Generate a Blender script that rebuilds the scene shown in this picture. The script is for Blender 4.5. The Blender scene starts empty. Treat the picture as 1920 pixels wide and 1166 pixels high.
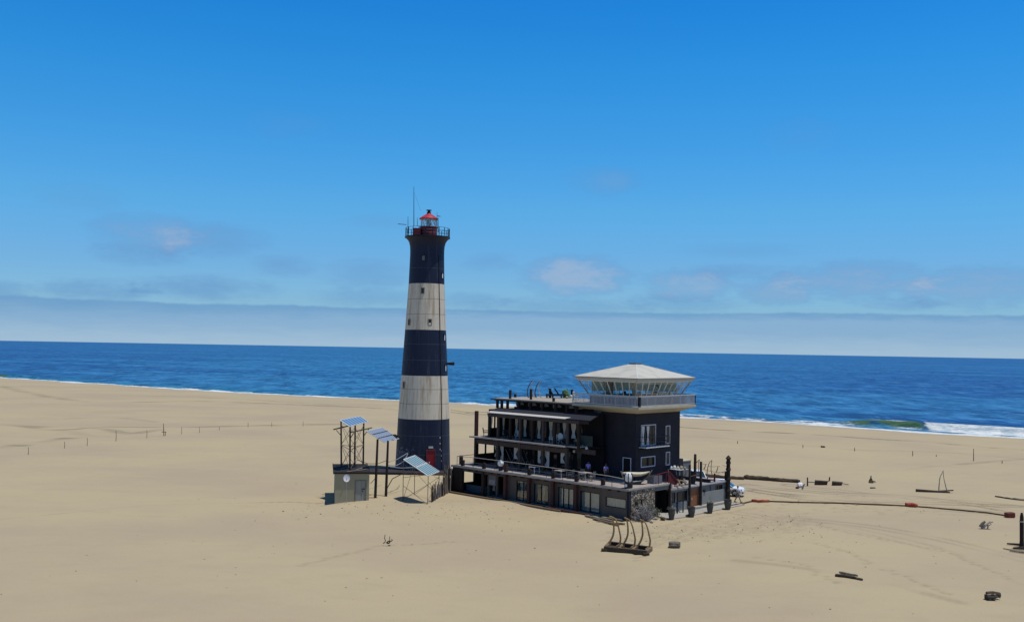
import bpy, math, random
import numpy as np
from mathutils import Vector, Matrix
random.seed(7)
S = bpy.context.scene
COL = S.collection
PI = math.pi
R = math.radians
# ------------------------------------------------------------------ camera
F = 1850.0; CX = 960.0; CY = 583.0; H = 16.0
PITCH = math.atan(72 / F); ROLL = R(1.013)
fw = Vector((0, math.cos(PITCH), math.sin(PITCH)))
_u = Vector((0, -math.sin(PITCH), math.cos(PITCH)))
rt = Vector((1, 0, 0)) * math.cos(ROLL) + _u * math.sin(ROLL)
up = -Vector((1, 0, 0)) * math.sin(ROLL) + _u * math.cos(ROLL)
CAM = Vector((0, 0, H))
cd = bpy.data.cameras.new('camera'); cam = bpy.data.objects.new('camera', cd); COL.objects.link(cam)
cd.sensor_width = 36; cd.lens = F / 1920 * 36; cd.clip_start = 0.5; cd.clip_end = 90000
m = Matrix((rt, up, -fw)).transposed().to_4x4(); m.translation = CAM
cam.matrix_world = m
S.camera = cam
# ------------------------------------------------------------------ light
SUN_EL = R(76); SUN_AZ = R(-12)            # azimuth measured from +X towards +Y
L = Vector((math.cos(SUN_EL) * math.cos(SUN_AZ), math.cos(SUN_EL) * math.sin(SUN_AZ), math.sin(SUN_EL)))
sd = bpy.data.lights.new('sun', 'SUN'); sd.energy = 3.8; sd.angle = R(0.53); sd.color = (1.0, 0.955, 0.88)
sun = bpy.data.objects.new('sun', sd); COL.objects.link(sun)
sun.rotation_euler = L.to_track_quat('Z', 'Y').to_euler()
sun.location = (0, 60, 80)
S.view_settings.view_transform = 'Standard'; S.view_settings.look = 'None'
S.view_settings.exposure = 0.0; S.view_settings.gamma = 1.0
S.render.engine = 'CYCLES'

class NT:
    """small helper for writing node trees"""
    def __init__(s, tree): s.t = tree; s.n = tree.nodes; s.l = tree.links
    def node(s, typ, **kw):
        n = s.n.new(typ)
        for k, v in kw.items(): setattr(n, k, v)
        return n
    def put(s, sock, v):
        if hasattr(v, 'is_output') or isinstance(v, bpy.types.NodeSocket): s.l.new(v, sock)
        elif v is not None: sock.default_value = v
    def math(s, op, a, b=None, c=None, clamp=False):
        n = s.node('ShaderNodeMath', operation=op); n.use_clamp = clamp
        s.put(n.inputs[0], a)
        if b is not None: s.put(n.inputs[1], b)
        if c is not None: s.put(n.inputs[2], c)
        return n.outputs[0]
    def mix(s, f, a, b, mode='MIX'):
        n = s.node('ShaderNodeMix', data_type='RGBA', blend_type=mode)
        s.put(n.inputs[0], f); s.put(n.inputs[6], a if not isinstance(a, tuple) else (*a[:3], 1)); s.put(n.inputs[7], b if not isinstance(b, tuple) else (*b[:3], 1))
        return n.outputs[2]
    def ramp(s, f, stops, interp='LINEAR'):
        n = s.node('ShaderNodeValToRGB'); n.color_ramp.interpolation = interp
        e = n.color_ramp.elements
        while len(e) < len(stops): e.new(0.5)
        for i, (p, c) in enumerate(stops):
            e[i].position = p; e[i].color = (*c, 1) if isinstance(c, tuple) else (c, c, c, 1)
        s.put(n.inputs[0], f); return n.outputs[0]
    def noise(s, vec, scale, detail=4, rough=0.55, dist=0.0):
        n = s.node('ShaderNodeTexNoise'); n.inputs['Scale'].default_value = scale
        n.inputs['Detail'].default_value = detail; n.inputs['Roughness'].default_value = rough
        n.inputs['Distortion'].default_value = dist
        s.put(n.inputs['Vector'], vec); return n.outputs[0]
    def mapping(s, vec, scale=(1, 1, 1), rot=(0, 0, 0)):
        n = s.node('ShaderNodeMapping'); n.inputs['Scale'].default_value = scale; n.inputs['Rotation'].default_value = rot
        s.put(n.inputs[0], vec); return n.outputs[0]
    def smooth(s, v, a, b):
        n = s.node('ShaderNodeMapRange', interpolation_type='SMOOTHSTEP')
        s.put(n.inputs[0], v); n.inputs[1].default_value = a; n.inputs[2].default_value = b
        return n.outputs[0]

# ------------------------------------------------------------------ world
W_ = bpy.data.worlds.new('World'); S.world = W_; W_.use_nodes = True
w = NT(W_.node_tree)
bg = W_.node_tree.nodes['Background']
sky = w.node('ShaderNodeTexSky', sky_type='NISHITA'); sky.sun_disc = False
sky.sun_elevation = SUN_EL; sky.sun_rotation = math.pi / 2 - SUN_AZ
sky.altitude = 0; sky.air_density = 1.0; sky.dust_density = 0.3; sky.ozone_density = 3.0
tc = w.node('ShaderNodeTexCoord')
sep = w.node('ShaderNodeSeparateXYZ'); w.put(sep.inputs[0], tc.outputs['Generated'])
X, Y, Z = sep.outputs
az = w.math('MULTIPLY', w.math('ARCTAN2', X, Y), 180 / PI)
el = w.math('MULTIPLY', w.math('ARCSINE', Z), 180 / PI)
elf = w.math('DIVIDE', el, 90.0, clamp=True)
# deep coastal blue: elevation tint of the physical sky
SKYTINT = [(0.0, (1, 1, 1)), (1.0, (1, 1, 1))]
SKYTINT = [(0.0, (.50/1.6, .77/1.6, 1.18/1.6)), (4.8/90, (.42/1.6, .79/1.6, 1.19/1.6)), (7.85/90, (.36/1.6, .91/1.6, 1.28/1.6)), (10.9/90, (.27/1.6, .93/1.6, 1.37/1.6)), (15.7/90, (.155/1.6, .93/1.6, 1.47/1.6)), (19.5/90, (.097/1.6, .86/1.6, 1.51/1.6)), (30/90, (.16/1.6, .55/1.6, .95/1.6)), (50/90, (.42/1.6, .50/1.6, .60/1.6)), (1.0, (.45/1.6, .50/1.6, .56/1.6))]
skycol = w.mix(1.0, sky.outputs[0], w.mix(1.0, w.ramp(elf, SKYTINT), (1.6, 1.6, 1.6), 'MULTIPLY'), 'MULTIPLY')
cv = w.node('ShaderNodeCombineXYZ'); w.put(cv.inputs[0], az); w.put(cv.inputs[1], el)
def wcloud(col, f, tint): return w.mix(f, col, tint)
CLOUDS = []   # (pixel x, pixel y, half width, half height in px, strength, warm)
for c in [(1080, 518, 75, 27, .75, 1), (1290, 535, 60, 20, .5, 1), (1460, 547, 50, 18, .5, .8), (1370, 512, 70, 12, .3, .3),
          (1605, 525, 95, 24, .5, .75), (1840, 538, 90, 26, .45, .8), (1135, 340, 50, 18, .28, 1), (280, 438, 70, 24, .42, .8),
          (400, 450, 70, 22, .38, .5), (180, 545, 70, 14, .42, 0), (380, 540, 90, 16, .42, 0), (265, 478, 60, 14, .3, .1),
          (535, 498, 45, 14, .3, 0), (690, 515, 60, 20, .3, 0), (690, 558, 80, 12, .3, 0), (880, 565, 60, 12, .3, 0),
          (920, 492, 40, 12, .22, 0), (1060, 575, 120, 12, .3, 0), (1270, 568, 90, 12, .3, 0), (1690, 570, 50, 9, .35, 0),
          (1500, 255, 50, 22, .10, 1), (540, 235, 55, 18, .10, 1), (150, 370, 60, 16, .14, .7), (0, 545, 40, 12, .4, 0), (1390, 470, 90, 10, .15, .4),
          (715, 415, 60, 10, .15, .2)]:
    CLOUDS.append(c)
n1 = w.noise(w.mapping(cv.outputs[0], (0.55, 1.5, 1)), 1.0, 5, 0.6)
n2 = w.noise(w.mapping(cv.outputs[0], (0.55, 1.5, 1)), 2.7, 5, 0.6)
wob = w.math('ADD', w.math('MULTIPLY', w.math('SUBTRACT', n1, 0.5), 2.6), w.math('MULTIPLY', w.math('SUBTRACT', n2, 0.5), 1.3))
def ray(px, py): return (fw * F + rt * (px - CX) - up * (py - CY)).normalized()
cm = None; cw = None
for (px, py, hw, hh, st_, warm) in CLOUDS:
    d = ray(px, py); a0 = math.degrees(math.atan2(d.x, d.y)); e0 = math.degrees(math.asin(d.z))
    wa = hw / F * 57.3 * 1.25; he = hh / F * 57.3 * 1.35
    dx = w.math('DIVIDE', w.math('SUBTRACT', az, a0), wa); dy = w.math('DIVIDE', w.math('SUBTRACT', el, e0), he)
    r2 = w.math('ADD', w.math('MULTIPLY', dx, dx), w.math('MULTIPLY', dy, dy))
    v = w.math('ADD', r2, w.math('MULTIPLY', wob, 0.9))
    f = w.math('MULTIPLY', w.smooth(v, 1.9, -0.5), min(1.0, st_ * 1.5))
    cm = f if cm is None else w.math('ADD', cm, f, clamp=True)
    fwm = w.math('MULTIPLY', f, warm)
    cw = fwm if cw is None else w.math('ADD', cw, fwm, clamp=True)
CLD_COOL = (0.125, 0.295, 0.575); CLD_WARM = (0.325, 0.445, 0.63)
K = 10.0  # the Background strength is 0.1: clouds are written ten times up
sc = lambda c: tuple(v * K for v in c)
skycol = w.mix(w.math('MULTIPLY', cm, 0.85), skycol, w.mix(w.smooth(cw, 0.12, 0.9), sc(CLD_COOL), sc(CLD_WARM)))
# marine layer lying on the horizon, with a darker upper edge
ln = w.noise(w.mapping(cv.outputs[0], (0.09, 0.0, 0)), 1.0, 3, 0.5)
top = w.math('ADD', 2.28, w.math('ADD', w.math('MULTIPLY', w.math('SUBTRACT', ln, 0.5), 0.5), w.math('MULTIPLY', w.math('SUBTRACT', w.noise(w.mapping(cv.outputs[0], (1.1, 1.1, 0)), 1.0, 5, 0.6), 0.5), 0.22)))
rel = w.math('DIVIDE', el, top)
ln2 = w.noise(w.mapping(cv.outputs[0], (0.35, 2.2, 1)), 1.0, 4, 0.55)
azs = w.smooth(az, -28.0, 4.0)
LAY_LOW = (0.36, 0.52, 0.68); LAY_MID = (0.245, 0.425, 0.64); LAY_TOP = (0.155, 0.34, 0.585)
rel2 = w.math('ADD', rel, w.math('MULTIPLY', w.math('SUBTRACT', ln2, 0.5), 0.35))
layc = w.mix(w.smooth(rel2, 0.0, 0.62), sc(LAY_LOW), sc(LAY_MID))
lo = w.node('ShaderNodeMapRange'); lo.interpolation_type = 'SMOOTHSTEP'
w.put(lo.inputs[0], rel2); w.put(lo.inputs[1], w.math('ADD', 0.45, w.math('MULTIPLY', azs, 0.3))); lo.inputs[2].default_value = 1.0
layc = w.mix(lo.outputs[0], layc, sc(LAY_TOP))
lf = w.math('MULTIPLY', w.smooth(rel, 1.025, 0.95), 0.88)
skycol = w.mix(lf, skycol, layc)
w.put(bg.inputs[0], skycol); bg.inputs[1].default_value = 0.1

# ------------------------------------------------------------------ photo geometry helpers
def G(px, py, z=0.0):
    d = ray(px, py); return CAM + d * ((z - H) / d.z)
def Q(px, py, Yd):
    d = ray(px, py); return CAM + d * (Yd / d.y)
P1 = Vector((11.409, 94.120, 0)); P0 = Vector((-6.217, 111.282, 0))
U = (P0 - P1).normalized(); V = Vector((-U.y, U.x, 0));
if V.y < 0: V = -V
def B(s, t, z): return P1 + U * s + V * t + Vector((0, 0, z))       # lodge frame: along the long front, inwards, up
def onT(px, py, t):
    d = ray(px, py); k = (P1.dot(V) + t - CAM.dot(V)) / d.dot(V); P = CAM + d * k
    return (P - P1).dot(U), P.z
def onS(px, py, s):
    d = ray(px, py); k = (P1.dot(U) + s - CAM.dot(U)) / d.dot(U); P = CAM + d * k
    return (P - P1).dot(V), P.z

# ------------------------------------------------------------------ materials
MATS = {}
def mat(name, col, rough=0.8, metal=0.0, var=0.12, scale=3.0, bump=0.0, bscale=20.0, spec=0.3, col2=None, f=(0.45, 0.65), stretch=(1, 1, 1)):
    if name in MATS: return MATS[name]
    M = bpy.data.materials.new(name); M.use_nodes = True; n = NT(M.node_tree)
    bs = M.node_tree.nodes['Principled BSDF']
    bs.inputs['Roughness'].default_value = rough; bs.inputs['Metallic'].default_value = metal
    bs.inputs['Specular IOR Level'].default_value = spec
    t = n.node('ShaderNodeTexCoord').outputs['Object']; t = n.mapping(t, stretch)
    a = n.noise(t, scale, 5, 0.6)
    c2 = col2 if col2 else tuple(max(0, c * (1 - 2 * var)) for c in col)
    c = n.mix(n.smooth(a, f[0], f[1]) if col2 else a, tuple(c * (1 + var) for c in col) if not col2 else col, c2)
    n.put(bs.inputs['Base Color'], c)
    if bump:
        b = n.node('ShaderNodeBump'); b.inputs['Strength'].default_value = bump; b.inputs['Distance'].default_value = 0.05
        n.put(b.inputs['Height'], n.noise(t, bscale, 4, 0.6)); n.put(bs.inputs['Normal'], b.outputs[0])
    MATS[name] = M; return M
def mglass(name, col=(0.02, 0.03, 0.035), rough=0.05, clear=0.0):
    M = bpy.data.materials.new(name); M.use_nodes = True; n = NT(M.node_tree)
    bs = M.node_tree.nodes['Principled BSDF']; bs.inputs['Base Color'].default_value = (*col, 1)
    bs.inputs['Roughness'].default_value = rough; bs.inputs['Specular IOR Level'].default_value = 0.35
    if clear:
        tr = n.node('ShaderNodeBsdfTransparent'); tr.inputs[0].default_value = (0.95, 0.975, 0.97, 1)
        gl = n.node('ShaderNodeBsdfGlossy'); gl.inputs[0].default_value = (.9, .95, 1, 1); gl.inputs[1].default_value = rough
        mx = n.node('ShaderNodeMixShader'); n.l.new(tr.outputs[0], mx.inputs[1]); n.l.new(gl.outputs[0], mx.inputs[2])
        lw = n.node('ShaderNodeLayerWeight'); lw.inputs[0].default_value = .5
        n.put(mx.inputs[0], n.math('ADD', n.math('MULTIPLY', n.math('POWER', lw.outputs[1], 4.0), .6), .05 + (1 - clear) * .2, clamp=True))
        n.l.new(mx.outputs[0], M.node_tree.nodes['Material Output'].inputs[0])
    return M
wood_dark = mat('dark weathered timber', (0.030, 0.018, 0.014), 0.8, var=.3, scale=2, bump=.4, stretch=(1, 1, .3))
wood_red = mat('red brown timber', (0.075, 0.030, 0.026), 0.75, var=.3, scale=2, bump=.4)
wood_beam = mat('brown fascia boards', (0.075, 0.056, 0.050), 0.8, var=.25, scale=1.5, bump=.3)
deck_mat = mat('pale decking', (0.37, 0.325, 0.295), 0.8, var=.22, scale=1.2, bump=.4, stretch=(1, 1, 1))
deck_roof = mat('sandy roof deck', (0.36, 0.32, 0.27), 0.85, var=.15, scale=.9, bump=.3)
wood_grey = mat('silver driftwood', (0.24, 0.20, 0.155), 0.85, var=.35, scale=4, bump=.7, bscale=14, stretch=(1, 1, .35))
wood_log = mat('dark driftwood', (0.085, 0.062, 0.042), 0.85, var=.45, scale=5, bump=.8, bscale=12)
wood_tan = mat('tan driftwood', (0.20, 0.135, 0.08), 0.8, var=.3, scale=4, bump=.5)
bone = mat('ochre whale bone', (0.30, 0.20, 0.085), 0.7, var=.3, scale=3, bump=.3)
bone_pale = mat('bleached whale bone', (0.44, 0.38, 0.30), 0.75, var=.25, scale=3, bump=.3)
stucco_brown = mat('taupe render', (0.125, 0.098, 0.082), 0.9, var=.12, scale=.8, bump=.25, bscale=30)
stucco_dark = mat('charcoal render', (0.020, 0.019, 0.030), 0.75, var=.40, scale=.9, bump=.15, bscale=30)
stucco_grey = mat('grey render', (0.17, 0.165, 0.16), 0.9, var=.14, scale=.7, bump=.2, bscale=30)
stucco_lite = mat('pale grey render', (0.26, 0.26, 0.245), 0.9, var=.12, scale=.8, bump=.2, bscale=30)
cream = mat('cream painted concrete', (0.46, 0.42, 0.32), 0.8, var=.14, scale=1.2, bump=.1)
white_paint = mat('white paint', (0.68, 0.68, 0.64), 0.6, var=.08, scale=2)
trim = mat('pale window trim', (0.52, 0.52, 0.56), 0.6, var=.08, scale=3)
rail_grey = mat('grey steel rail', (0.46, 0.46, 0.46), 0.5, var=.1, scale=3)
chair_grey = mat('weathered chair timber', (0.20, 0.19, 0.18), 0.8, var=.25)
rail_bleach = mat('bleached handrail', (0.42, 0.37, 0.32), 0.75, var=.2, scale=3)
steel_dark = mat('dark rusted steel', (0.030, 0.020, 0.017), 0.7, var=.35, scale=3, bump=.3)
steel_rust = mat('thin rusty tube', (0.22, 0.15, 0.10), 0.7, var=.3, scale=4)
galv = mat('galvanised steel', (0.42, 0.43, 0.44), 0.45, metal=.5, var=.1)
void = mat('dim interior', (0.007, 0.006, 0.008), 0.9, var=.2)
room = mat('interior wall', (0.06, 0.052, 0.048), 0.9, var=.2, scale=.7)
curtain_m = mat('white curtain cloth', (0.66, 0.64, 0.60), 0.9, var=.08, scale=4); curtain_g = mat('grey beige curtain cloth', (0.36, 0.35, 0.32), 0.9, var=.12, scale=4); stake_m = mat('sun greyed stake', (0.26, 0.21, 0.155), .8, var=.15)  # ground floor curtains get a darker grey beige cloth
roof_white = mat('weathered pale roof sheet', (0.47, 0.46, 0.41), 0.75, var=.14, scale=.7, bump=.08, col2=(0.40, 0.395, 0.35))
awning_dark = mat('navy awning sheet', (0.018, 0.020, 0.032), 0.85, var=.25, scale=1.2)
awning_pale = mat('pale awning strip', (0.50, 0.48, 0.45), 0.7, var=.12, scale=2)
felt_black = mat('black roofing felt', (0.022, 0.020, 0.022), 0.9, var=.3, scale=.8)
shed_wall = mat('faded khaki render', (0.38, 0.335, 0.215), 0.9, var=.16, scale=.8, bump=.2)
door_grey = mat('faded grey door paint', (0.31, 0.30, 0.25), 0.7, var=.12, scale=1.5)
door_red = mat('dark red door paint', (0.24, 0.012, 0.022), 0.5, var=.15)
red_paint = mat('red lantern paint', (0.42, 0.035, 0.055), 0.45, var=.15, scale=2)
maroon = mat('dull maroon paint', (0.17, 0.018, 0.030), 0.5, var=.2, scale=2)
door_orange = mat('orange brown varnish', (0.27, 0.105, 0.045), 0.5, var=.25, scale=2, stretch=(1, 1, .3))
black_iron = mat('black iron paint', (0.012, 0.012, 0.018), 0.5, var=.3)
pot_m = mat('dark grey stoneware', (0.085, 0.082, 0.072), 0.7, var=.3, scale=5, bump=.3)
plastic_w = mat('white plastic', (0.72, 0.72, 0.72), 0.4, var=.04)
plastic_b = mat('black plastic', (0.015, 0.015, 0.018), 0.5, var=.2)
canvas = mat('sun bleached canvas', (0.58, 0.54, 0.42), 0.9, var=.15, scale=3)
float_red = mat('orange red float', (0.36, 0.07, 0.038), 0.6, var=.2)
rope_m = mat('dark tarry rope', (0.085, 0.05, 0.03), 0.9, var=.3, scale=6)
steel_wire = mat('thin wire', (0.18, 0.15, 0.12), 0.7, var=.1)
skin_m = mat('brown skin', (0.16, 0.085, 0.05), 0.6, var=.05)
hair_m = mat('dark hair', (0.010, 0.008, 0.007), 0.7, var=.1)
shirt_p = mat('violet shirt', (0.27, 0.23, 0.62), 0.85, var=.08)
shirt_w = mat('pale lilac shirt', (0.50, 0.48, 0.60), 0.85, var=.08)
trouser_n = mat('navy trousers', (0.03, 0.03, 0.055), 0.85, var=.1)
trouser_g = mat('grey trousers', (0.20, 0.19, 0.20), 0.85, var=.1)
car_white = mat('white car paint', (0.74, 0.76, 0.78), 0.25, var=.02, spec=.6)
tyre_m = mat('tyre rubber', (0.014, 0.014, 0.014), 0.85, var=.2)
rim_m = mat('alloy rim', (0.45, 0.45, 0.46), 0.35, metal=.7, var=.05)
leaf_g = mat('dusty green leaf', (0.10, 0.13, 0.055), 0.7, var=.35, scale=6)
leaf_p = mat('pale dry leaf', (0.30, 0.31, 0.24), 0.8, var=.25, scale=6)
twig_m = mat('pale grey twigs', (0.28, 0.25, 0.27), 0.85, var=.3, scale=6)
concrete = mat('pale concrete', (0.34, 0.32, 0.285), 0.9, var=.15, scale=1.2, bump=.4)
apron_m = mat('tar and shade concrete', (0.030, 0.026, 0.030), 0.9, var=.3, scale=1)
glass_d = mglass('dark window glass', (0.018, 0.02, 0.024), .06)
glass_c = mglass('clear glass', (0.05, 0.07, 0.07), .04, clear=.80)
glass_l = mglass('lantern glass', (0.25, 0.35, 0.4), .05, clear=.55)
glass_t = mglass('greenish glass', (0.05, 0.10, 0.10), .1, clear=.3)
cushion_b = mat('dark cushion', (0.02, 0.02, 0.03), 0.9, var=.1)
cushion_g = mat('green parasol cloth', (0.10, 0.20, 0.09), 0.9, var=.2)
blue_blk = mat('blue tarpaulin', (0.03, 0.07, 0.10), .7, var=.2)

def stone_mat():
    M = bpy.data.materials.new('pebble clad wall'); M.use_nodes = True; n = NT(M.node_tree)
    bs = M.node_tree.nodes['Principled BSDF']; bs.inputs['Roughness'].default_value = .85
    t = n.node('ShaderNodeTexCoord').outputs['Object']
    vo = n.node('ShaderNodeTexVoronoi', feature='DISTANCE_TO_EDGE'); vo.inputs['Scale'].default_value = 5.0; n.put(vo.inputs[0], t)
    vc = n.node('ShaderNodeTexVoronoi'); vc.inputs['Scale'].default_value = 5.0; n.put(vc.inputs[0], t)
    sp = n.node('ShaderNodeSeparateColor'); n.put(sp.inputs[0], vc.outputs['Color'])
    c = n.ramp(sp.outputs[0], [(0, (0.14, 0.08, 0.06)), (.3, (0.28, 0.20, 0.13)), (.6, (0.46, 0.39, 0.28)), (.85, (0.60, 0.55, 0.44)), (1, (0.22, 0.21, 0.20))])
    e = n.smooth(vo.outputs['Distance'], 0.03, 0.14)
    n.put(bs.inputs['Base Color'], n.mix(e, (0.025, 0.02, 0.018), c))
    b = n.node('ShaderNodeBump'); b.inputs['Strength'].default_value = 1; b.inputs['Distance'].default_value = .08
    n.put(b.inputs['Height'], e); n.put(bs.inputs['Normal'], b.outputs[0]); return M
stone = stone_mat()

# ------------------------------------------------------------------ mesh builder
class MB:
    def __init__(s): s.v = []; s.f = []
    def add(s, vs, fs):
        o = len(s.v); s.v += [Vector(v) for v in vs]; s.f += [tuple(i + o for i in f) for f in fs]; return s
    def box(s, fn, a0, a1, b0, b1, c0, c1):
        """fn maps (a,b,c) to world"""
        vs = [fn(a, b, c) for a in (a0, a1) for b in (b0, b1) for c in (c0, c1)]
        return s.add(vs, [(0, 1, 3, 2), (4, 6, 7, 5), (0, 4, 5, 1), (2, 3, 7, 6), (0, 2, 6, 4), (1, 5, 7, 3)])
    def bar(s, a, b, w_, h_=None, upv=Vector((0, 0, 1))):
        a = Vector(a); b = Vector(b); h_ = h_ or w_
        d = (b - a).normalized(); x = d.cross(upv)
        if x.length < 1e-3: x = d.cross(Vector((1, 0, 0)))
        x.normalize(); y = x.cross(d)
        vs = [p + x * (i * w_ / 2) + y * (j * h_ / 2) for p in (a, b) for i in (-1, 1) for j in (-1, 1)]
        return s.add(vs, [(0, 1, 3, 2), (4, 6, 7, 5), (0, 4, 5, 1), (2, 3, 7, 6), (0, 2, 6, 4), (1, 5, 7, 3)])
    def tube(s, pts, rad, n=8):
        pts = [Vector(p) for p in pts]; k = len(pts)
        if not hasattr(rad, '__len__'): rad = [rad] * k
        o = len(s.v); ref = None
        for i, p in enumerate(pts):
            d = (pts[min(i + 1, k - 1)] - pts[max(i - 1, 0)]).normalized()
            if ref is None: ref = d.cross(Vector((0, 0, 1)));
            if ref.length < 1e-3: ref = Vector((1, 0, 0))
            ref = (ref - d * ref.dot(d)).normalized(); y = d.cross(ref)
            for j in range(n):
                a = 2 * PI * j / n; s.v.append(p + (ref * math.cos(a) + y * math.sin(a)) * rad[i])
        for i in range(k - 1):
            for j in range(n):
                a = o + i * n + j; b = o + i * n + (j + 1) % n; s.f.append((a, b, b + n, a + n))
        s.f.append(tuple(o + j for j in reversed(range(n)))); s.f.append(tuple(o + (k - 1) * n + j for j in range(n)))
        return s
    def lathe(s, c, prof, n=24, sx=1.0, sy=1.0):
        c = Vector(c); o = len(s.v); k = len(prof)
        for (r, z) in prof:
            for j in range(n):
                a = 2 * PI * j / n; s.v.append(c + Vector((math.cos(a) * r * sx, math.sin(a) * r * sy, z)))
        for i in range(k - 1):
            for j in range(n):
                a = o + i * n + j; b = o + i * n + (j + 1) % n; s.f.append((a, b, b + n, a + n))
        if prof[0][0] > 1e-4: s.f.append(tuple(o + j for j in reversed(range(n))))
        if prof[-1][0] > 1e-4: s.f.append(tuple(o + (k - 1) * n + j for j in range(n)))
        return s
    def build(s, name, material, parent=None, origin=None, smooth=False, bevel=0.0):
        if origin is None:
            if parent is not None: origin = WL[parent.name]
            else:
                origin = sum(s.v, Vector()) / len(s.v); origin.z = min(v.z for v in s.v)
        origin = Vector(origin)
        me = bpy.data.meshes.new(name)
        me.from_pydata([tuple(v - origin) for v in s.v], [], s.f); me.update()
        if smooth:
            me.polygons.foreach_set('use_smooth', [True] * len(me.polygons))
            me.set_sharp_from_angle(angle=R(40))
        if material: me.materials.append(material)
        o = bpy.data.objects.new(name, me); COL.objects.link(o)
        if parent is not None:
            o.parent = parent; o.location = origin - WL[parent.name]
        else: o.location = origin
        WL[o.name] = origin
        if bevel:
            b = o.modifiers.new('bevel', 'BEVEL'); b.width = bevel; b.segments = 2; b.limit_method = 'ANGLE'
        return o
WL = {}
def tag(o, label, cat, group=None, kind=None):
    if label: o['label'] = label
    if cat: o['category'] = cat
    if group: o['group'] = group
    if kind: o['kind'] = kind
    return o
def thing(name, loc, label, cat, group=None):
    o = bpy.data.objects.new(name, None); COL.objects.link(o); o.location = loc; o.empty_display_size = .3
    WL[o.name] = Vector(loc); return tag(o, label, cat, group)
def dup(root, loc, rotz=0.0, label=None, scale=None):
    r = root.copy(); COL.objects.link(r); r.location = loc; r.rotation_euler = (0, 0, rotz)
    if scale: r.scale = scale if hasattr(scale, '__len__') else (scale,) * 3
    if label: r['label'] = label
    for ch in list(root.children):
        c = ch.copy(); COL.objects.link(c); c.parent = r
        for g in list(ch.children):
            d = g.copy(); COL.objects.link(d); d.parent = c
    return r
XYZ = lambda x, y, z: Vector((x, y, z))
def offs(o, rot=0.0):
    o = Vector(o); c, s_ = math.cos(rot), math.sin(rot)
    return lambda x, y, z: o + Vector((x * c - y * s_, x * s_ + y * c, z))

# ------------------------------------------------------------------ numpy noise
def vnoise(x, y, seed=0):
    rs = np.random.RandomState(seed); T = rs.rand(256, 256)
    xi = np.floor(x).astype(np.int64); yi = np.floor(y).astype(np.int64); fx = x - xi; fy = y - yi
    fx = fx * fx * (3 - 2 * fx); fy = fy * fy * (3 - 2 * fy)
    a = T[xi & 255, yi & 255]; b = T[(xi + 1) & 255, yi & 255]; c = T[xi & 255, (yi + 1) & 255]; d = T[(xi + 1) & 255, (yi + 1) & 255]
    return (a * (1 - fx) + b * fx) * (1 - fy) + (c * (1 - fx) + d * fx) * fy - 0.5
# shoreline from the photo
SH = [(-3000, 2600), (-900, 960), (-400, 578)] + [(G(px, py, -1.2).x, G(px, py, -1.2).y) for px, py in [(0, 708), (300, 727), (500, 739), (750, 751), (870, 757), (1290, 783), (1500, 795), (1700, 808), (1920, 822)]] + [(160, 172), (260, 95), (600, -200), (30000, -26000)]
SHX = np.array([p[0] for p in SH]); SHY = np.array([p[1] for p in SH])
def shore_y(x): return np.interp(x, SHX, SHY)
def seg_dist(x, y, pts):
    d = np.full(x.shape, 1e9)
    for (ax, ay), (bx, by) in zip(pts[:-1], pts[1:]):
        vx, vy = bx - ax, by - ay; L2 = vx * vx + vy * vy
        t = np.clip(((x - ax) * vx + (y - ay) * vy) / L2, 0, 1)
        d = np.minimum(d, np.hypot(x - ax - t * vx, y - ay - t * vy))
    return d
def gpath(pp): return [(G(a, b).x, G(a, b).y) for a, b in pp]
TRACKS = [  # (pixel path, half gap, half width, depth)
    ([(0, 722), (60, 738), (180, 753), (380, 752), (560, 758), (740, 766)], 0.9, 0.5, .9),
    ([(230, 740), (420, 746), (640, 760), (740, 768)], 0.9, 0.5, .5),
    ([(850, 771), (1290, 800), (1500, 812), (1700, 826), (1920, 842)], 0.5, 0.5, 1.0),
    ([(1290, 815), (1450, 828), (1600, 842), (1750, 846), (1920, 858)], 0.7, 0.35, .4),
    ([(0, 794), (90, 798), (300, 800), (460, 797), (640, 794)], 0.8, 0.45, 1.0), ([(50, 798), (110, 806), (180, 802), (240, 812), (300, 806)], .6, .4, .9), ([(130, 784), (210, 783), (290, 790)], .5, .4, .6),
    ([(0, 838), (60, 832), (130, 820), (200, 818)], 0.7, 0.4, .9),
    ([(60, 805), (130, 809), (190, 820), (300, 818)], 0.7, 0.3, .5),
    ([(0, 972), (120, 962), (280, 947), (460, 943), (640, 938)], 0.10, 0.09, .9),
    ([(1395, 915), (1450, 925), (1560, 935), (1700, 942), (1920, 950)], 0.8, 0.3, .9),
    ([(1400, 908), (1470, 917), (1560, 925), (1720, 932), (1920, 962)], 0.8, 0.3, .9),
    ([(1420, 920), (1520, 936), (1640, 946), (1800, 958), (1920, 966)], 0.8, 0.3, .8),
    ([(1480, 908), (1560, 918), (1680, 932), (1800, 940), (1900, 948)], 0.8, 0.25, .6),
    ([(1500, 972), (1640, 988), (1760, 1010), (1920, 1048)], 0.7, 0.3, .4),
    ([(1380, 960), (1500, 978), (1620, 996), (1790, 1040), (1920, 1090)], 0.7, 0.25, .3),
    ([(1700, 880), (1760, 872), (1850, 864), (1920, 858)], 0.3, 0.3, .5),
    ([(1380, 1050), (1480, 1062), (1640, 1090), (1800, 1130)], 0.2, 0.3, .3),
]
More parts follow.
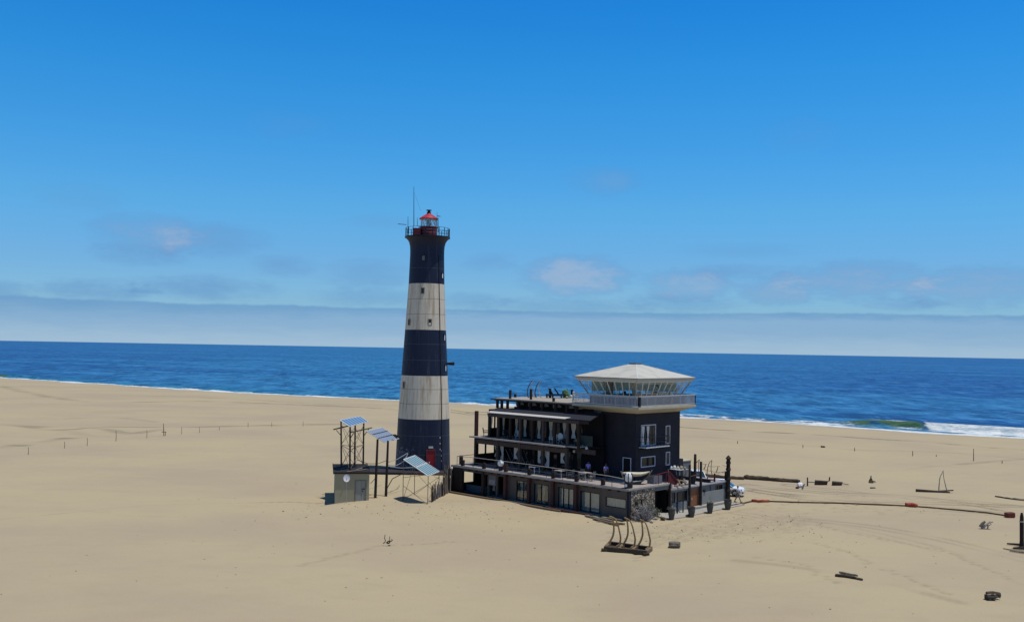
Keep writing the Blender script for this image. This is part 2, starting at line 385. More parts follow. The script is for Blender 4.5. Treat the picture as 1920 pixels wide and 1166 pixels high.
def ground_h(x, y):
    d = (shore_y(x) - y) * 0.84
    base = np.where(d > 26, 0.0, -1.2 * (1 - np.clip(d, -100, 26) / 26.0) ** 1.0)
    base = np.where(d < 0, -1.2 + np.clip(d, -60, 0) * 0.06, base)
    und = vnoise(x / 23, y / 14, 1) * 0.32 + vnoise(x / 9, y / 6, 2) * 0.11 + vnoise(x / 2.6, y / 1.9, 3) * .030 + vnoise(x / .9, y / .8, 31) * .014
    # keep the sand level where the buildings stand
    lx = (x - 11.409) * U.x + (y - 94.12) * U.y; ly = (x - 11.409) * V.x + (y - 94.12) * V.y
    q = np.maximum(np.maximum(-3.5 - lx, lx - 26), np.maximum(-2.0 - ly, ly - 19)); mk = np.clip(q / 9, 0, 1)
    h = base + und * mk - 0.05
    g = lambda cx, cy, rx, ry, a: a * np.exp(-(((x - cx) / rx) ** 2 + ((y - cy) / ry) ** 2))
    h = h + g(-13.4, 104.6, 2.6, 2.6, .55) + g(-16.5, 99.6, 3.5, 1.8, .25) - g(-9.6, 104.0, 2.2, 1.6, .35) + g(-6.2, 101.5, 4.5, 2.0, .30)
    h = h + g(-1.5, 103.5, 4.0, 1.6, .18) + g(5.5, 96.5, 4.0, 1.6, .15) + g(13.5, 88.5, 3.0, 2.0, .1)
    h = h - g(-19.3, 101.2, 1.8, 2.2, .35)
    return h
def axis(parts):
    out = []
    for a, b, st_ in parts: out += list(np.arange(a, b, st_))
    out.append(parts[-1][1]); return np.array(out)
def geo(a, b, n): return list(a * (b / a) ** (np.arange(1, n + 1) / n))
gx = axis([(-260, -70, 1.6), (-70, 70, 0.33), (70, 200, 1.4)])
gx = np.array([-v for v in reversed(geo(260, 30000, 22))] + list(gx) + geo(200, 30000, 22))
gy = axis([(30, 56, 1.0), (56, 128, 0.28), (128, 220, 0.55), (220, 500, 1.3)])
gy = np.array([-20000, -5000, -1000, -200, -50, 0, 15] + list(gy) + geo(500, 3000, 24))
GX, GY = np.meshgrid(gx, gy, indexing='ij')
GZ = ground_h(GX, GY)
TR = np.zeros_like(GX)
for pp, gap, hw, dep in TRACKS:
    P = gpath(pp); sm = []
    for i in range(len(P) - 1):
        for k in range(4):
            t = k / 4; p0 = P[max(i - 1, 0)]; p1 = P[i]; p2 = P[i + 1]; p3 = P[min(i + 2, len(P) - 1)]
            sm.append(tuple(.5 * (2 * p1[j] + (p2[j] - p0[j]) * t + (2 * p0[j] - 5 * p1[j] + 4 * p2[j] - p3[j]) * t * t + (3 * p1[j] - p0[j] - 3 * p2[j] + p3[j]) * t ** 3) for j in (0, 1)))
    sm.append(P[-1]); dd = seg_dist(GX, GY, sm)
    br = np.clip(vnoise(GX / 5, GY / 3, 11) * 2.4 + .65, 0.15, 1)
    TR = np.maximum(TR, np.exp(-((dd - gap) / hw) ** 2) * dep * br)
# footprints: small dimples in wandering lines
rs = np.random.RandomState(5)
FOOT = []
for pp in [[(1215, 1000), (1300, 990), (1400, 968)], [(1530, 1020), (1590, 1035), (1640, 1062)], [(1180, 985), (1260, 1010), (1330, 985)], [(1660, 1068), (1720, 1090), (1790, 1120)],
           [(1530, 985), (1640, 1008), (1780, 1035), (1900, 1085)], [(1240, 985), (1330, 965), (1420, 950)], [(560, 1060), (700, 1020), (860, 1010)], [(1420, 1045), (1500, 1058), (1580, 1100)],
           [(1210, 985), (1230, 1010), (1190, 1050)], [(1230, 990), (1290, 1000), (1350, 1010)]]:
    P = gpath(pp)
    for (ax, ay), (bx, by) in zip(P[:-1], P[1:]):
        n = int(math.hypot(bx - ax, by - ay) / .65)
        for k in range(n):
            t = k / n; FOOT.append((ax + (bx - ax) * t + rs.randn() * .14, ay + (by - ay) * t + rs.randn() * .14, .8))
for k in range(700):
    x0 = rs.uniform(9, 30); FOOT.append((x0 + rs.randn() * .5, 84 + (x0 - 9) * .62 + rs.randn() * 2.2, rs.uniform(.3, .8)))
for k in range(160): FOOT.append((rs.uniform(25, 52), rs.uniform(100, 114), rs.uniform(.4, 1)))
for fx_, fy_, a in FOOT:
    i0 = np.searchsorted(gx, fx_); j0 = np.searchsorted(gy, fy_); sl = (slice(max(i0 - 3, 0), i0 + 4), slice(max(j0 - 3, 0), j0 + 4))
    e = np.exp(-(((GX[sl] - fx_) / .24) ** 2 + ((GY[sl] - fy_) / .22) ** 2)) * a
    GZ[sl] -= e * .09; TR[sl] = np.maximum(TR[sl], e * .6)
GZ = GZ - TR * 0.045
SD = (shore_y(GX) - GY) * .84
def grid_mesh(name, GX, GY, GZ, attrs, material, flip=False):
    nx, ny = GX.shape; me = bpy.data.meshes.new(name)
    co = np.stack([GX, GY, GZ], -1).reshape(-1, 3).astype(np.float32)
    idx = np.arange(nx * ny).reshape(nx, ny)
    q = np.stack([idx[:-1, :-1], idx[1:, :-1], idx[1:, 1:], idx[:-1, 1:]], -1).reshape(-1, 4)
    if flip: q = q[:, ::-1]
    me.vertices.add(len(co)); me.vertices.foreach_set('co', co.ravel())
    me.loops.add(q.size); me.loops.foreach_set('vertex_index', q.ravel().astype(np.int32))
    me.polygons.add(len(q)); me.polygons.foreach_set('loop_start', np.arange(0, q.size, 4, dtype=np.int32)); me.polygons.foreach_set('loop_total', np.full(len(q), 4, dtype=np.int32))
    me.polygons.foreach_set('use_smooth', np.ones(len(q), dtype=bool))
    me.update(calc_edges=True)
    for k, a in attrs.items():
        at = me.attributes.new(k, 'FLOAT', 'POINT'); at.data.foreach_set('value', a.ravel().astype(np.float32))
    me.materials.append(material); o = bpy.data.objects.new(name, me); COL.objects.link(o); return o
def attr(n, name): a = n.node('ShaderNodeAttribute'); a.attribute_name = name; return a.outputs['Fac']
SAND = (0.384, 0.318, 0.206)
def sand_mat():
    M = bpy.data.materials.new('beach sand'); M.use_nodes = True; n = NT(M.node_tree)
    bs = M.node_tree.nodes['Principled BSDF']; bs.inputs['Roughness'].default_value = .95; bs.inputs['Specular IOR Level'].default_value = .1
    t = n.node('ShaderNodeTexCoord').outputs['Object']
    a = n.noise(n.mapping(t, (.03, .045, 1)), 1, 5, .6); b = n.noise(n.mapping(t, (.25, .45, 1)), 1, 6, .65, .4); c3 = n.noise(t, 7, 4, .7)
    col = n.mix(n.smooth(a, .35, .68), tuple(v * f for v, f in zip(SAND, (1.03, 1.04, 1.02))), tuple(v * f for v, f in zip(SAND, (.92, .915, .99))))
    col = n.mix(n.math('MULTIPLY', n.smooth(b, .45, .75), .35), col, tuple(v * .86 for v in SAND))
    col = n.mix(n.math('MULTIPLY', n.smooth(c3, .5, .8), .16), col, tuple(v * .7 for v in SAND))
    # darker sand colour in the track ruts and footprints
    col = n.mix(n.math('MULTIPLY', attr(n, 'track'), .95, clamp=True), col, (SAND[0] * .42, SAND[1] * .42, SAND[2] * .46))
    # damp sand by the water line
    sdv = n.math('ADD', attr(n, 'shore'), n.math('MULTIPLY', b, 3.0))
    col = n.mix(n.math('MULTIPLY', n.smooth(sdv, 10.0, 3.0), .45), col, (0.27, 0.235, 0.19))
    n.put(bs.inputs['Base Color'], col)
    b1 = n.node('ShaderNodeBump'); b1.inputs['Strength'].default_value = .55; b1.inputs['Distance'].default_value = .10
    rip = n.noise(n.mapping(t, (.9, 2.6, 1), (0, 0, R(25))), 1.6, 5, .6, .6)
    n.put(b1.inputs['Height'], n.math('ADD', rip, n.math('MULTIPLY', c3, .35))); n.put(bs.inputs['Normal'], b1.outputs[0])
    return M
beach = grid_mesh('beach_sand', GX, GY, GZ, {'track': TR, 'shore': SD}, sand_mat())
tag(beach, None, None, kind='structure')
def gh(x, y): return float(ground_h(np.array([[float(x)]]), np.array([[float(y)]]))[0, 0])
def GG(px, py):
    """pixel to the sand surface"""
    P = G(px, py, 0)
    for _ in range(4): P = G(px, py, gh(P.x, P.y))
    return P

# ------------------------------------------------------------------ sea
sa = np.array(list(-np.array(geo(300, 30000, 30))[::-1]) + list(np.arange(-300, 170, .9)) + geo(170, 30000, 30))
sdist = np.array([-8, -4, -2] + list(np.arange(0, 42, .5)) + list(np.arange(42, 140, 4)) + geo(140, 60000, 60))
AX, DD = np.meshgrid(sa, sdist, indexing='ij')
SX = AX; SY = np.interp(np.clip(AX, -900, 260), SHX, SHY) + DD / .84
along = AX
wv = vnoise(along / 17, DD * 0 + 3, 21) * 3.0
st01 = lambda a, b2: np.clip((along - a) / (b2 - a), 0, 1)
big = st01(80, 90); lft = np.clip((-212 - along) / 12, 0, 1)     # the breakers at the right and left hand ends
Wd = 6.5 + 8.0 * st01(-30, 50) + 9.0 * st01(85, 104) + wv * .9
crest = 8.0 + 5.0 * st01(60, 95) + wv * .5
amp = .30 + big * 1.25 + lft * .8 + vnoise(along / 9, DD * 0 + 7, 22) * .25
prof = np.exp(-((DD - crest) / np.where(DD > crest, 4.5, 1.6)) ** 2) * amp
SZ = -1.2 + prof + .14 * np.exp(-((DD - 30 - wv) / 4) ** 2) + .05
SZ = np.where(DD < 2.0, SZ - (2.0 - DD) * .02, SZ)
edge = vnoise(along / 6, DD * 0 + 1, 23) * 3.0 + vnoise(along / 1.8, DD * 0 + 2, 24) * 1.2
patch = vnoise(along / 5, DD / 2.5, 27) * .9 + vnoise(along / 1.6, DD / 1.2, 28) * .5
foam = np.clip((Wd + edge - DD) / 3.0, 0, 1) * np.clip((DD + 6) / 5, 0, 1) * (.62 + patch * 1.0 + .25 * st01(96, 106))
foam = np.where(DD < 1.5, np.maximum(foam, .9), foam)
fr = np.clip(vnoise(along / 9 + 40, DD * 0 + 5, 25) * 2.2 + .15 + st01(95, 102) * 2.0 - big * (1 - st01(95, 101)) * .9, 0, 1)
foam = np.maximum(foam, fr * np.clip(1.35 - np.abs(DD - crest + .8) / 3.2, 0, 1) * np.maximum(big, .55 * st01(-25, 40)))
green = np.clip(.75 + patch * 1.2, 0, 1) * np.clip((1 - fr) * 1.4, 0, 1) * np.clip(1.5 - np.abs(DD - crest + .6) / 2.0, 0, 1) * np.clip(big + lft + .15 * st01(60, 80), 0, 1)
foam = foam * (1 - green * .8)
foam = np.maximum(foam, np.clip(.50 + patch * 1.8, 0, .9) * np.exp(-((DD - crest - .4) / .9) ** 2) * np.clip(big + lft, 0, 1))
SEA1 = (0.010, 0.105, 0.265); SEA2 = (0.005, 0.046, 0.215); SEA3 = (0.020, 0.160, 0.270)
def sea_mat():
    M = bpy.data.materials.new('sea water'); M.use_nodes = True; n = NT(M.node_tree)
    bs = M.node_tree.nodes['Principled BSDF']
    t = n.node('ShaderNodeTexCoord').outputs['Object']
    rot = n.mapping(t, (1, 1, 1), (0, 0, R(33)))
    d = attr(n, 'dist'); sepc = n.node('ShaderNodeSeparateXYZ'); n.put(sepc.inputs[0], t)
    big_ = n.noise(n.mapping(rot, (.0022, .010, 1)), 1, 5, .6, .5)
    mid = n.noise(n.mapping(rot, (.014, .06, 1)), 1, 8, .74, .4)
    fin = n.noise(n.mapping(t, (.085, .030, 1)), 1, 8, .72, .2)
    chop = n.noise(n.mapping(t, (.30, .085, 1)), 1, 8, .75, .2)
    xr = n.math('DIVIDE', sepc.outputs[0], n.math('ADD', sepc.outputs[1], 1.0))        # bearing: bluer to the sides
    side = n.math('MULTIPLY', n.smooth(n.math('ABSOLUTE', n.math('ADD', xr, .03)), .02, .5), .9)
    col = n.mix(side, SEA1, SEA2)
    col = n.mix(n.smooth(n.math('ADD', d, n.math('MULTIPLY', mid, 40)), 75, 12), col, SEA3)
    # wind streaks and swell lines
    wv2 = n.node('ShaderNodeMath', operation='SUBTRACT')
    col = n.mix(n.math('MULTIPLY', n.smooth(big_, .48, .60), .55), col, (0.03, 0.185, 0.37))
    col = n.mix(n.math('MULTIPLY', n.smooth(mid, .48, .60), .32), col, (0.045, 0.20, 0.42))
    col = n.mix(n.math('MULTIPLY', n.smooth(fin, .53, .38), .70), col, (0.001, 0.020, 0.090))
    col = n.mix(n.math('MULTIPLY', n.smooth(chop, .51, .39), .60), col, (0.001, 0.018, 0.075))
    col = n.mix(n.math('MULTIPLY', n.smooth(fin, .53, .64), .42), col, (0.07, 0.26, 0.48))
    col = n.mix(n.math('MULTIPLY', n.smooth(chop, .52, .64), .5), col, (0.10, 0.29, 0.50))
    gn = n.noise(n.mapping(rot, (.22, .9, 1)), 1, 6, .75, .6)
    col = n.mix(n.smooth(n.math('ADD', attr(n, 'green'), n.math('SUBTRACT', n.math('MULTIPLY', gn, 1.6), .8)), .30, .75), col, n.mix(n.smooth(gn, .4, .6), (0.020, 0.075, 0.050), (0.075, 0.15, 0.070)))
    fo = attr(n, 'foam'); fn = n.noise(n.mapping(rot, (.5, 1.1, 1)), 1.3, 6, .72, .8)
    fm = n.smooth(n.math('ADD', fo, n.math('MULTIPLY', n.math('SUBTRACT', fn, .5), 1.5)), .42, .68)
    col = n.mix(fm, col, n.mix(n.smooth(n.noise(n.mapping(rot, (.35, .9, 1)), 1, 7, .75, .5), .40, .60), (0.38, 0.47, 0.52), (0.72, 0.74, 0.73)))
    n.put(bs.inputs['Base Color'], col)
    n.put(bs.inputs['Roughness'], n.math('ADD', .38, n.math('MULTIPLY', fm, .5)))
    bs.inputs['IOR'].default_value = 1.33; bs.inputs['Specular IOR Level'].default_value = .22
    b1 = n.node('ShaderNodeBump'); b1.inputs['Strength'].default_value = .9; b1.inputs['Distance'].default_value = .6
    n.put(b1.inputs['Height'], n.math('ADD', n.math('MULTIPLY', fin, 1.6), n.math('ADD', n.math('MULTIPLY', chop, .6), n.math('MULTIPLY', fm, .3))))
    n.put(bs.inputs['Normal'], b1.outputs[0]); return M
sea = grid_mesh('sea_water', SX, SY, SZ, {'foam': foam, 'green': green, 'dist': DD}, sea_mat())
tag(sea, None, None, kind='structure')
def blind():
    M = bpy.data.materials.new('pale green blind'); M.use_nodes = True; n = NT(M.node_tree); bs = M.node_tree.nodes['Principled BSDF']
    bs.inputs['Base Color'].default_value = (.70, .76, .70, 1); bs.inputs['Roughness'].default_value = .9
    t = n.node('ShaderNodeBsdfTranslucent'); t.inputs[0].default_value = (.75, .82, .76, 1); m_ = n.node('ShaderNodeMixShader'); m_.inputs[0].default_value = .55
    n.l.new(bs.outputs[0], m_.inputs[1]); n.l.new(t.outputs[0], m_.inputs[2]); n.l.new(m_.outputs[0], M.node_tree.nodes['Material Output'].inputs[0]); return M
blind_m = blind()
# ------------------------------------------------------------------ lighthouse
LC = Vector((-11.46, 131.4, 0))
def tower_mat():
    M = bpy.data.materials.new('banded tower paint'); M.use_nodes = True; n = NT(M.node_tree)
    bs = M.node_tree.nodes['Principled BSDF']; bs.inputs['Roughness'].default_value = .55; bs.inputs['Specular IOR Level'].default_value = .3
    t = n.node('ShaderNodeTexCoord').outputs['Object']
    sp = n.node('ShaderNodeSeparateXYZ'); n.put(sp.inputs[0], t); z = sp.outputs[2]
    def step(a): return n.math('GREATER_THAN', z, a)
    white = n.math('ADD', n.math('SUBTRACT', step(6.72), step(12.36)), n.math('SUBTRACT', step(18.36), step(24.46)))
    a = n.noise(t, .8, 6, .65); drip = n.noise(n.mapping(t, (1.9, 1.9, .16)), 1, 5, .65); sp2 = n.noise(t, 2.3, 6, .72)
    cw_ = n.mix(n.smooth(drip, .44, .74), (0.66, 0.585, 0.46), (0.38, 0.28, 0.17))
    cw_ = n.mix(n.math('MULTIPLY', n.smooth(a, .5, .8), .5), cw_, (0.40, 0.34, 0.28))
    cw_ = n.mix(n.math('MULTIPLY', n.smooth(sp2, .66, .74), .8), cw_, (0.20, 0.11, 0.07))
    cb = n.mix(a, (0.004, 0.009, 0.032), (0.010, 0.017, 0.042))
    cb = n.mix(n.math('MULTIPLY', n.smooth(drip, .54, .74), .6), cb, (0.050, 0.062, 0.095))
    # flaked patches: low on the seaward left flank and here and there above
    low = n.smooth(z, 5.0, 2.2); xl = n.smooth(sp.outputs[0], 0.3, -1.2)
    fl = n.math('ADD', n.math('MULTIPLY', n.math('MULTIPLY', low, xl), .17), sp2)
    cb = n.mix(n.math('MULTIPLY', n.smooth(fl, .66, .76), .55), cb, (0.26, 0.26, 0.30))
    c = n.mix(white, cb, cw_)
    # joints between the iron courses, and vertical plate joints
    ring = None
    for zz in (2.2, 4.6, 8.7, 10.6, 14.4, 16.5, 20.4, 22.4, 26.5):
        q = n.math('LESS_THAN', n.math('ABSOLUTE', n.math('SUBTRACT', z, zz)), .045)
        ring = q if ring is None else n.math('ADD', ring, q, clamp=True)
    an = n.math('ARCTAN2', sp.outputs[1], sp.outputs[0])
    seg = n.math('PINGPONG', n.math('MULTIPLY', an, 14 / (2 * PI)), .5)
    vj = n.math('LESS_THAN', seg, .012)
    jn = n.math('MAXIMUM', ring, n.math('MULTIPLY', vj, .6))
    c = n.mix(n.math('MULTIPLY', jn, .6), c, n.mix(white, (0.05, 0.06, 0.08), (0.22, 0.17, 0.13)))
    n.put(bs.inputs['Base Color'], c)
    b = n.node('ShaderNodeBump'); b.inputs['Strength'].default_value = .3; b.inputs['Distance'].default_value = .05
    n.put(b.inputs['Height'], n.math('SUBTRACT', n.math('MULTIPLY', sp2, .4), jn)); n.put(bs.inputs['Normal'], b.outputs[0]); return M
TPROF = [(0, 3.66), (.25, 3.62), (2, 3.56), (6.72, 3.40), (12.36, 3.07), (18.36, 2.72), (24.46, 2.38), (28.2, 2.27), (28.9, 2.27), (29.5, 2.31), (30.0, 2.43), (30.3, 2.60), (30.6, 2.90)]
def trad(z): return float(np.interp(z, [p[0] for p in TPROF], [p[1] for p in TPROF]))
lh = thing('lighthouse', LC, 'tall tapered lighthouse with black and white bands and a red lantern room', 'lighthouse')
pr = [(3.66, -.6)] + [(trad(z), z) for z in list(np.arange(0, 28.2, .6)) + [28.2, 28.6, 28.9, 29.2, 29.5, 29.75, 30.0, 30.15, 30.3, 30.45, 30.6]]
MB().lathe(LC, pr, 96).build('tower', tower_mat(), lh, smooth=True)
MB().lathe(LC, [(2.9, 30.6), (3.02, 30.62), (3.02, 30.78), (1.0, 30.80)], 48).build('gallery_floor', black_iron, lh)
b = MB()
for k in range(20):
    a = 2 * PI * k / 20; p = LC + Vector((math.cos(a) * 2.92, math.sin(a) * 2.92, 30.78)); b.tube([p, p + Vector((0, 0, 1.15))], .045, 6)
for hz in (.35, .75, 1.13): b.tube([LC + Vector((math.cos(2 * PI * k / 40) * 2.92, math.sin(2 * PI * k / 40) * 2.92, 30.78 + hz)) for k in range(41)], .025, 5)
b.build('gallery_railing', black_iron, lh)
LT = LC + Vector((.12, 0, 0))
MB().lathe(LT, [(1.14, 30.8), (1.14, 32.0), (1.22, 32.02), (1.22, 32.12), (0, 32.14)], 32).build('lantern_base', maroon, lh, smooth=True)
o_ = offs(LC, R(10)); MB().box(lambda x, y, z: o_(x, y, z), -1.95, -1.0, -.9, .3, 30.8, 31.85).build('equipment_box', maroon, lh, bevel=.02)
MB().lathe(LT, [(1.02, 32.14), (1.02, 33.2)], 24).build('lantern_glass', glass_l, lh)
b = MB()
for k in range(12):
    for sgn in (-1, 1):
        pts = [LT + Vector((1.04 * math.cos(2 * PI * (k + sgn * t * 1.0) / 12), 1.04 * math.sin(2 * PI * (k + sgn * t * 1.0) / 12), 32.14 + 1.08 * t)) for t in (0, .5, 1)]
        b.tube(pts, .028, 5)
for zz in (32.68,): b.tube([LT + Vector((1.04 * math.cos(2 * PI * k / 32), 1.04 * math.sin(2 * PI * k / 32), zz)) for k in range(33)], .02, 5)
b.build('astragal', white_paint, lh)
MB().lathe(LT, [(.14, 32.1), (.30, 32.3), (.36, 32.6), (.30, 32.95), (.12, 33.1)], 16).build('lens', mat('blue grey lens', (.03, .07, .14), .2, var=.3), lh, smooth=True)
MB().lathe(LT, [(1.24, 33.14), (1.30, 33.22), (1.18, 33.34), (.75, 33.62), (.36, 33.86), (.30, 33.92)], 32).build('lantern_roof', red_paint, lh, smooth=True)
MB().lathe(LT, [(.30, 33.9), (.26, 34.1), (.14, 34.28), (.34, 34.32), (.36, 34.42), (0, 34.44)], 20).build('vent_cowl', black_iron, lh, smooth=True)
def mast(px, y0, y1, r, name='antenna'):
    a = Q(px + .3 * 0, y1, LC.y - .5); bb = Q(px, y0, LC.y - .5)
    return MB().tube([a, (a + bb) / 2, bb], [r, r * .8, r * .5], 6).build(name, black_iron, lh)
mast(776.0, 350, 424, .055); mast(765, 406, 438, .05); mast(782.5, 408, 424, .04); mast(819.5, 398, 424, .04); mast(821.5, 408, 436, .06)
a = Q(746, 420, LC.y - 1); bb = Q(762, 421.5, LC.y - 1); MB().tube([a, bb], .045, 6).build('antenna_arm', black_iron, lh)
a = Q(819.5, 405, LC.y); MB().tube([a, Q(826, 406, LC.y)], .05, 6).build('antenna_arm', black_iron, lh)
a = Q(777, 362, LC.y - .5); MB().tube([a, Q(789, 396, LC.y)], .012, 4).build('guy_wire', steel_wire, lh)
def lh_window(px, pyc, w_, h_, fm, gm):
    d = ray(px, pyc); t = (LC.y - trad(14) - 0) / d.y
    # march on to the tower surface
    for _ in range(400):
        P = CAM + d * t; r = math.hypot(P.x - LC.x, P.y - LC.y)
        if r <= trad(P.z): break
        t += .03
    n_ = Vector((P.x - LC.x, P.y - LC.y, 0)).normalized(); tx = Vector((-n_.y, n_.x, 0))
    f = lambda a, b_, c: P + tx * a + n_ * b_ + Vector((0, 0, c))
    q = MB(); q.box(f, -w_ / 2 - .1, -w_ / 2, -.2, .06, -h_ / 2 - .1, h_ / 2 + .1).box(f, w_ / 2, w_ / 2 + .1, -.2, .06, -h_ / 2 - .1, h_ / 2 + .1)
    q.box(f, -w_ / 2, w_ / 2, -.2, .06, h_ / 2, h_ / 2 + .1).box(f, -w_ / 2, w_ / 2, -.2, .08, -h_ / 2 - .1, -h_ / 2)
    fr = q.build('window', fm, lh)
    MB().box(f, -w_ / 2, w_ / 2, -.2, .03, -h_ / 2, h_ / 2).build('pane', gm, fr)
frm_b = mat('stained window surround', (.30, .24, .18), .8, var=.2)
lh_window(792.5, 545, .32, .65, frm_b, glass_d); lh_window(806, 604, .34, .68, frm_b, glass_d); lh_window(767.5, 604, .34, .68, frm_b, glass_d)
lh_window(785, 772, .34, .75, frm_b, glass_d); lh_window(757.5, 722, .34, .75, frm_b, glass_d)
lh_window(794, 484, .36, .62, black_iron, mat('grey shutter', (.16, .16, .19), .7)); lh_window(833.5, 633, .34, .75, black_iron, plastic_w); lh_window(835.5, 690, .34, .75, black_iron, plastic_w); lh_window(829.5, 517, .34, .65, black_iron, plastic_w)
# side horn
P = Q(838.5, 681.5, LC.y); q = MB(); q.tube([P, P + Vector((.95, -.1, 0))], [.17, .24], 12); q.build('fog_horn', black_iron, lh, smooth=True)
# door
n_ = Vector((18.2, -47.5, 0)).normalized(); tx = Vector((-n_.y, n_.x, 0)); DP = LC + n_ * 3.56
f = lambda a, b_, c: DP + tx * a + n_ * b_ + Vector((0, 0, c))
dr = MB().box(f, -.5, .5, -.3, .10, 0.05, 2.75).build('door', door_red, lh, bevel=.01)
q = MB()
q.box(f, -.62, -.5, -.4, .16, 0, 2.9).box(f, .5, .62, -.4, .16, 0, 2.9).box(f, -.5, .5, -.4, .16, 2.75, 2.9)
q.build('door_frame', mat('red door frame', (.13, .03, .04), .6, var=.2), lh)
MB().box(f, -.25, -.12, .1, .16, 1.2, 1.35).build('handle', plastic_w, dr)
MB().box(f, -.30, .30, -.1, .1, 3.05, 3.30).build('door_plate', mat('pale worn plate', (.42, .42, .42), .7), lh)
for (a, z0, z1) in ((1.35, 2.9, 4.4), (1.6, 1.4, 2.7)):
    for k in range(3):
        q = MB(); zc = z0 + (z1 - z0) * k / 2; th = math.atan2(n_.y, n_.x) + a / 3.5
        p = LC + Vector((math.cos(th), math.sin(th), 0)) * trad(zc) + Vector((0, 0, zc)); q.box(offs(p, th), -.1, .04, -.07, .07, -.1, .06); q.build('paint_patch', mat('white worn plate', (.45, .46, .48), .7, var=.3), lh)
MB().tube([LC + Vector((math.cos(R(-42)), math.sin(R(-42)), 0)) * (trad(z) + .05) + Vector((0, 0, z)) for z in np.arange(.2, 28.5, 1.0)], .045, 6).build('cable', steel_dark, lh)
# tarred apron round the foot; left part stands in for the tower's shadow
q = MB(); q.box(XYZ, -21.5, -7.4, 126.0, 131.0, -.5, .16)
tag(q.build('apron_and_shadow', apron_m, bevel=.04), 'low dark tar and shade concrete apron at the foot of the lighthouse, its left part standing in for the tower shadow', 'apron')

# ------------------------------------------------------------------ the lodge
lodge = thing('beach_lodge', B(8, 6, 0), 'dark timber and render lodge with stacked verandahs beside a square tower with a glass lookout', 'lodge')
def bb_(name, m_, rng, parent=lodge, bevel=0.0):
    q = MB()
    for r_ in rng: q.box(B, *r_)
    return q.build(name, m_, parent, bevel=bevel)
def wall_t(t0, t1, s0, s1, z0, z1, ops):
    """wall boxes facing t with openings (sa,sb,za,zb)"""
    ops = sorted(ops); out = []; cur = s0
    for (a, b2, c, d) in ops:
        if a > cur: out.append((cur, a, t0, t1, z0, z1))
        if c > z0: out.append((a, b2, t0, t1, z0, c))
        if d < z1: out.append((a, b2, t0, t1, d, z1))
        cur = b2
    if cur < s1: out.append((cur, s1, t0, t1, z0, z1))
    return out
def wall_s(s0, s1, t0, t1, z0, z1, ops):
    return [(c, d, a, b2, e, f_) for (a, b2, c, d, e, f_) in wall_t(s0, s1, t0, t1, z0, z1, ops)]
def window_t(t, a, b2, c, d, fm, gm, fw_=.07, mull=0, parent=lodge, name='window', dep=.10):
    q = MB(); q.box(B, a, a + fw_, t - .04, t + dep, c, d).box(B, b2 - fw_, b2, t - .04, t + dep, c, d).box(B, a + fw_, b2 - fw_, t - .04, t + dep, d - fw_, d).box(B, a + fw_, b2 - fw_, t - .06, t + dep, c, c + fw_)
    for k in range(mull):
        x = a + (b2 - a) * (k + 1) / (mull + 1); q.box(B, x - fw_ / 2, x + fw_ / 2, t - .03, t + dep - .01, c + fw_, d - fw_)
    fr = q.build(name, fm, parent); MB().box(B, a + fw_, b2 - fw_, t + .02, t + .045, c + fw_, d - fw_).build('pane', gm, fr); return fr
def window_s(s, a, b2, c, d, fm, gm, fw_=.07, mull=0, parent=lodge, name='window', dep=.10, hm=0):
    q = MB(); q.box(B, s - .04, s + dep, a, a + fw_, c, d).box(B, s - .04, s + dep, b2 - fw_, b2, c, d).box(B, s - .04, s + dep, a + fw_, b2 - fw_, d - fw_, d).box(B, s - .06, s + dep, a + fw_, b2 - fw_, c, c + fw_)
    for k in range(mull):
        x = a + (b2 - a) * (k + 1) / (mull + 1); q.box(B, s - .03, s + dep - .01, x - fw_ / 2, x + fw_ / 2, c + fw_, d - fw_)
    fr = q.build(name, fm, parent); MB().box(B, s + .02, s + .045, a + fw_, b2 - fw_, c + fw_, d - fw_).build('pane', gm, fr); return fr
BK = 14.0
# --- ground floor
bb_('ground_slab', concrete, [(-.05, 24.9, 0.35, BK, -.6, .06)])
PS = [23.25, 19.85, 16.5, 13.07, 9.73, 6.63]
# front wall set back behind the posts
F0 = .5
doors_f = [(10.72, 13.05 - .28, .10, 2.13), (7.32, 9.72 - .30, .10, 2.13), (3.96, 6.45, .10, 2.07)]
bb_('front_wall', stucco_brown, wall_t(F0, F0 + .2, 3.3, 13.0, 0.06, 2.76, doors_f))
bb_('front_wall', stucco_brown, wall_t(.0, .2, .25, 3.3, 0.0, 2.76, [(.35, 2.83, 1.04, 1.97)]) )
bb_('corner_pier', stucco_dark, [(-.02, .25, -.02, .3, 0, 2.76)])
window_t(.03, .35, 2.83, 1.04, 1.97, black_iron, glass_c, .06)
for (a, b2, c, d), mu in zip(doors_f, (1, 2, 1)): window_t(F0 + .03, a, b2, c, d, black_iron, glass_c, .07, mu, name='glazed_door')
# bays further left: dark door, recess with picture, open end
bb_('front_wall', stucco_brown, wall_t(F0, F0 + .2, 13.0, 19.7, 0.06, 2.76, [(13.3, 15.3, .10, 2.2), (16.9, 18.15, .10, 2.35), (18.4, 19.5, .10, 2.45)]))
window_t(F0 + .03, 13.3, 15.3, .10, 2.2, black_iron, glass_c, .07, 1, name='glazed_door')
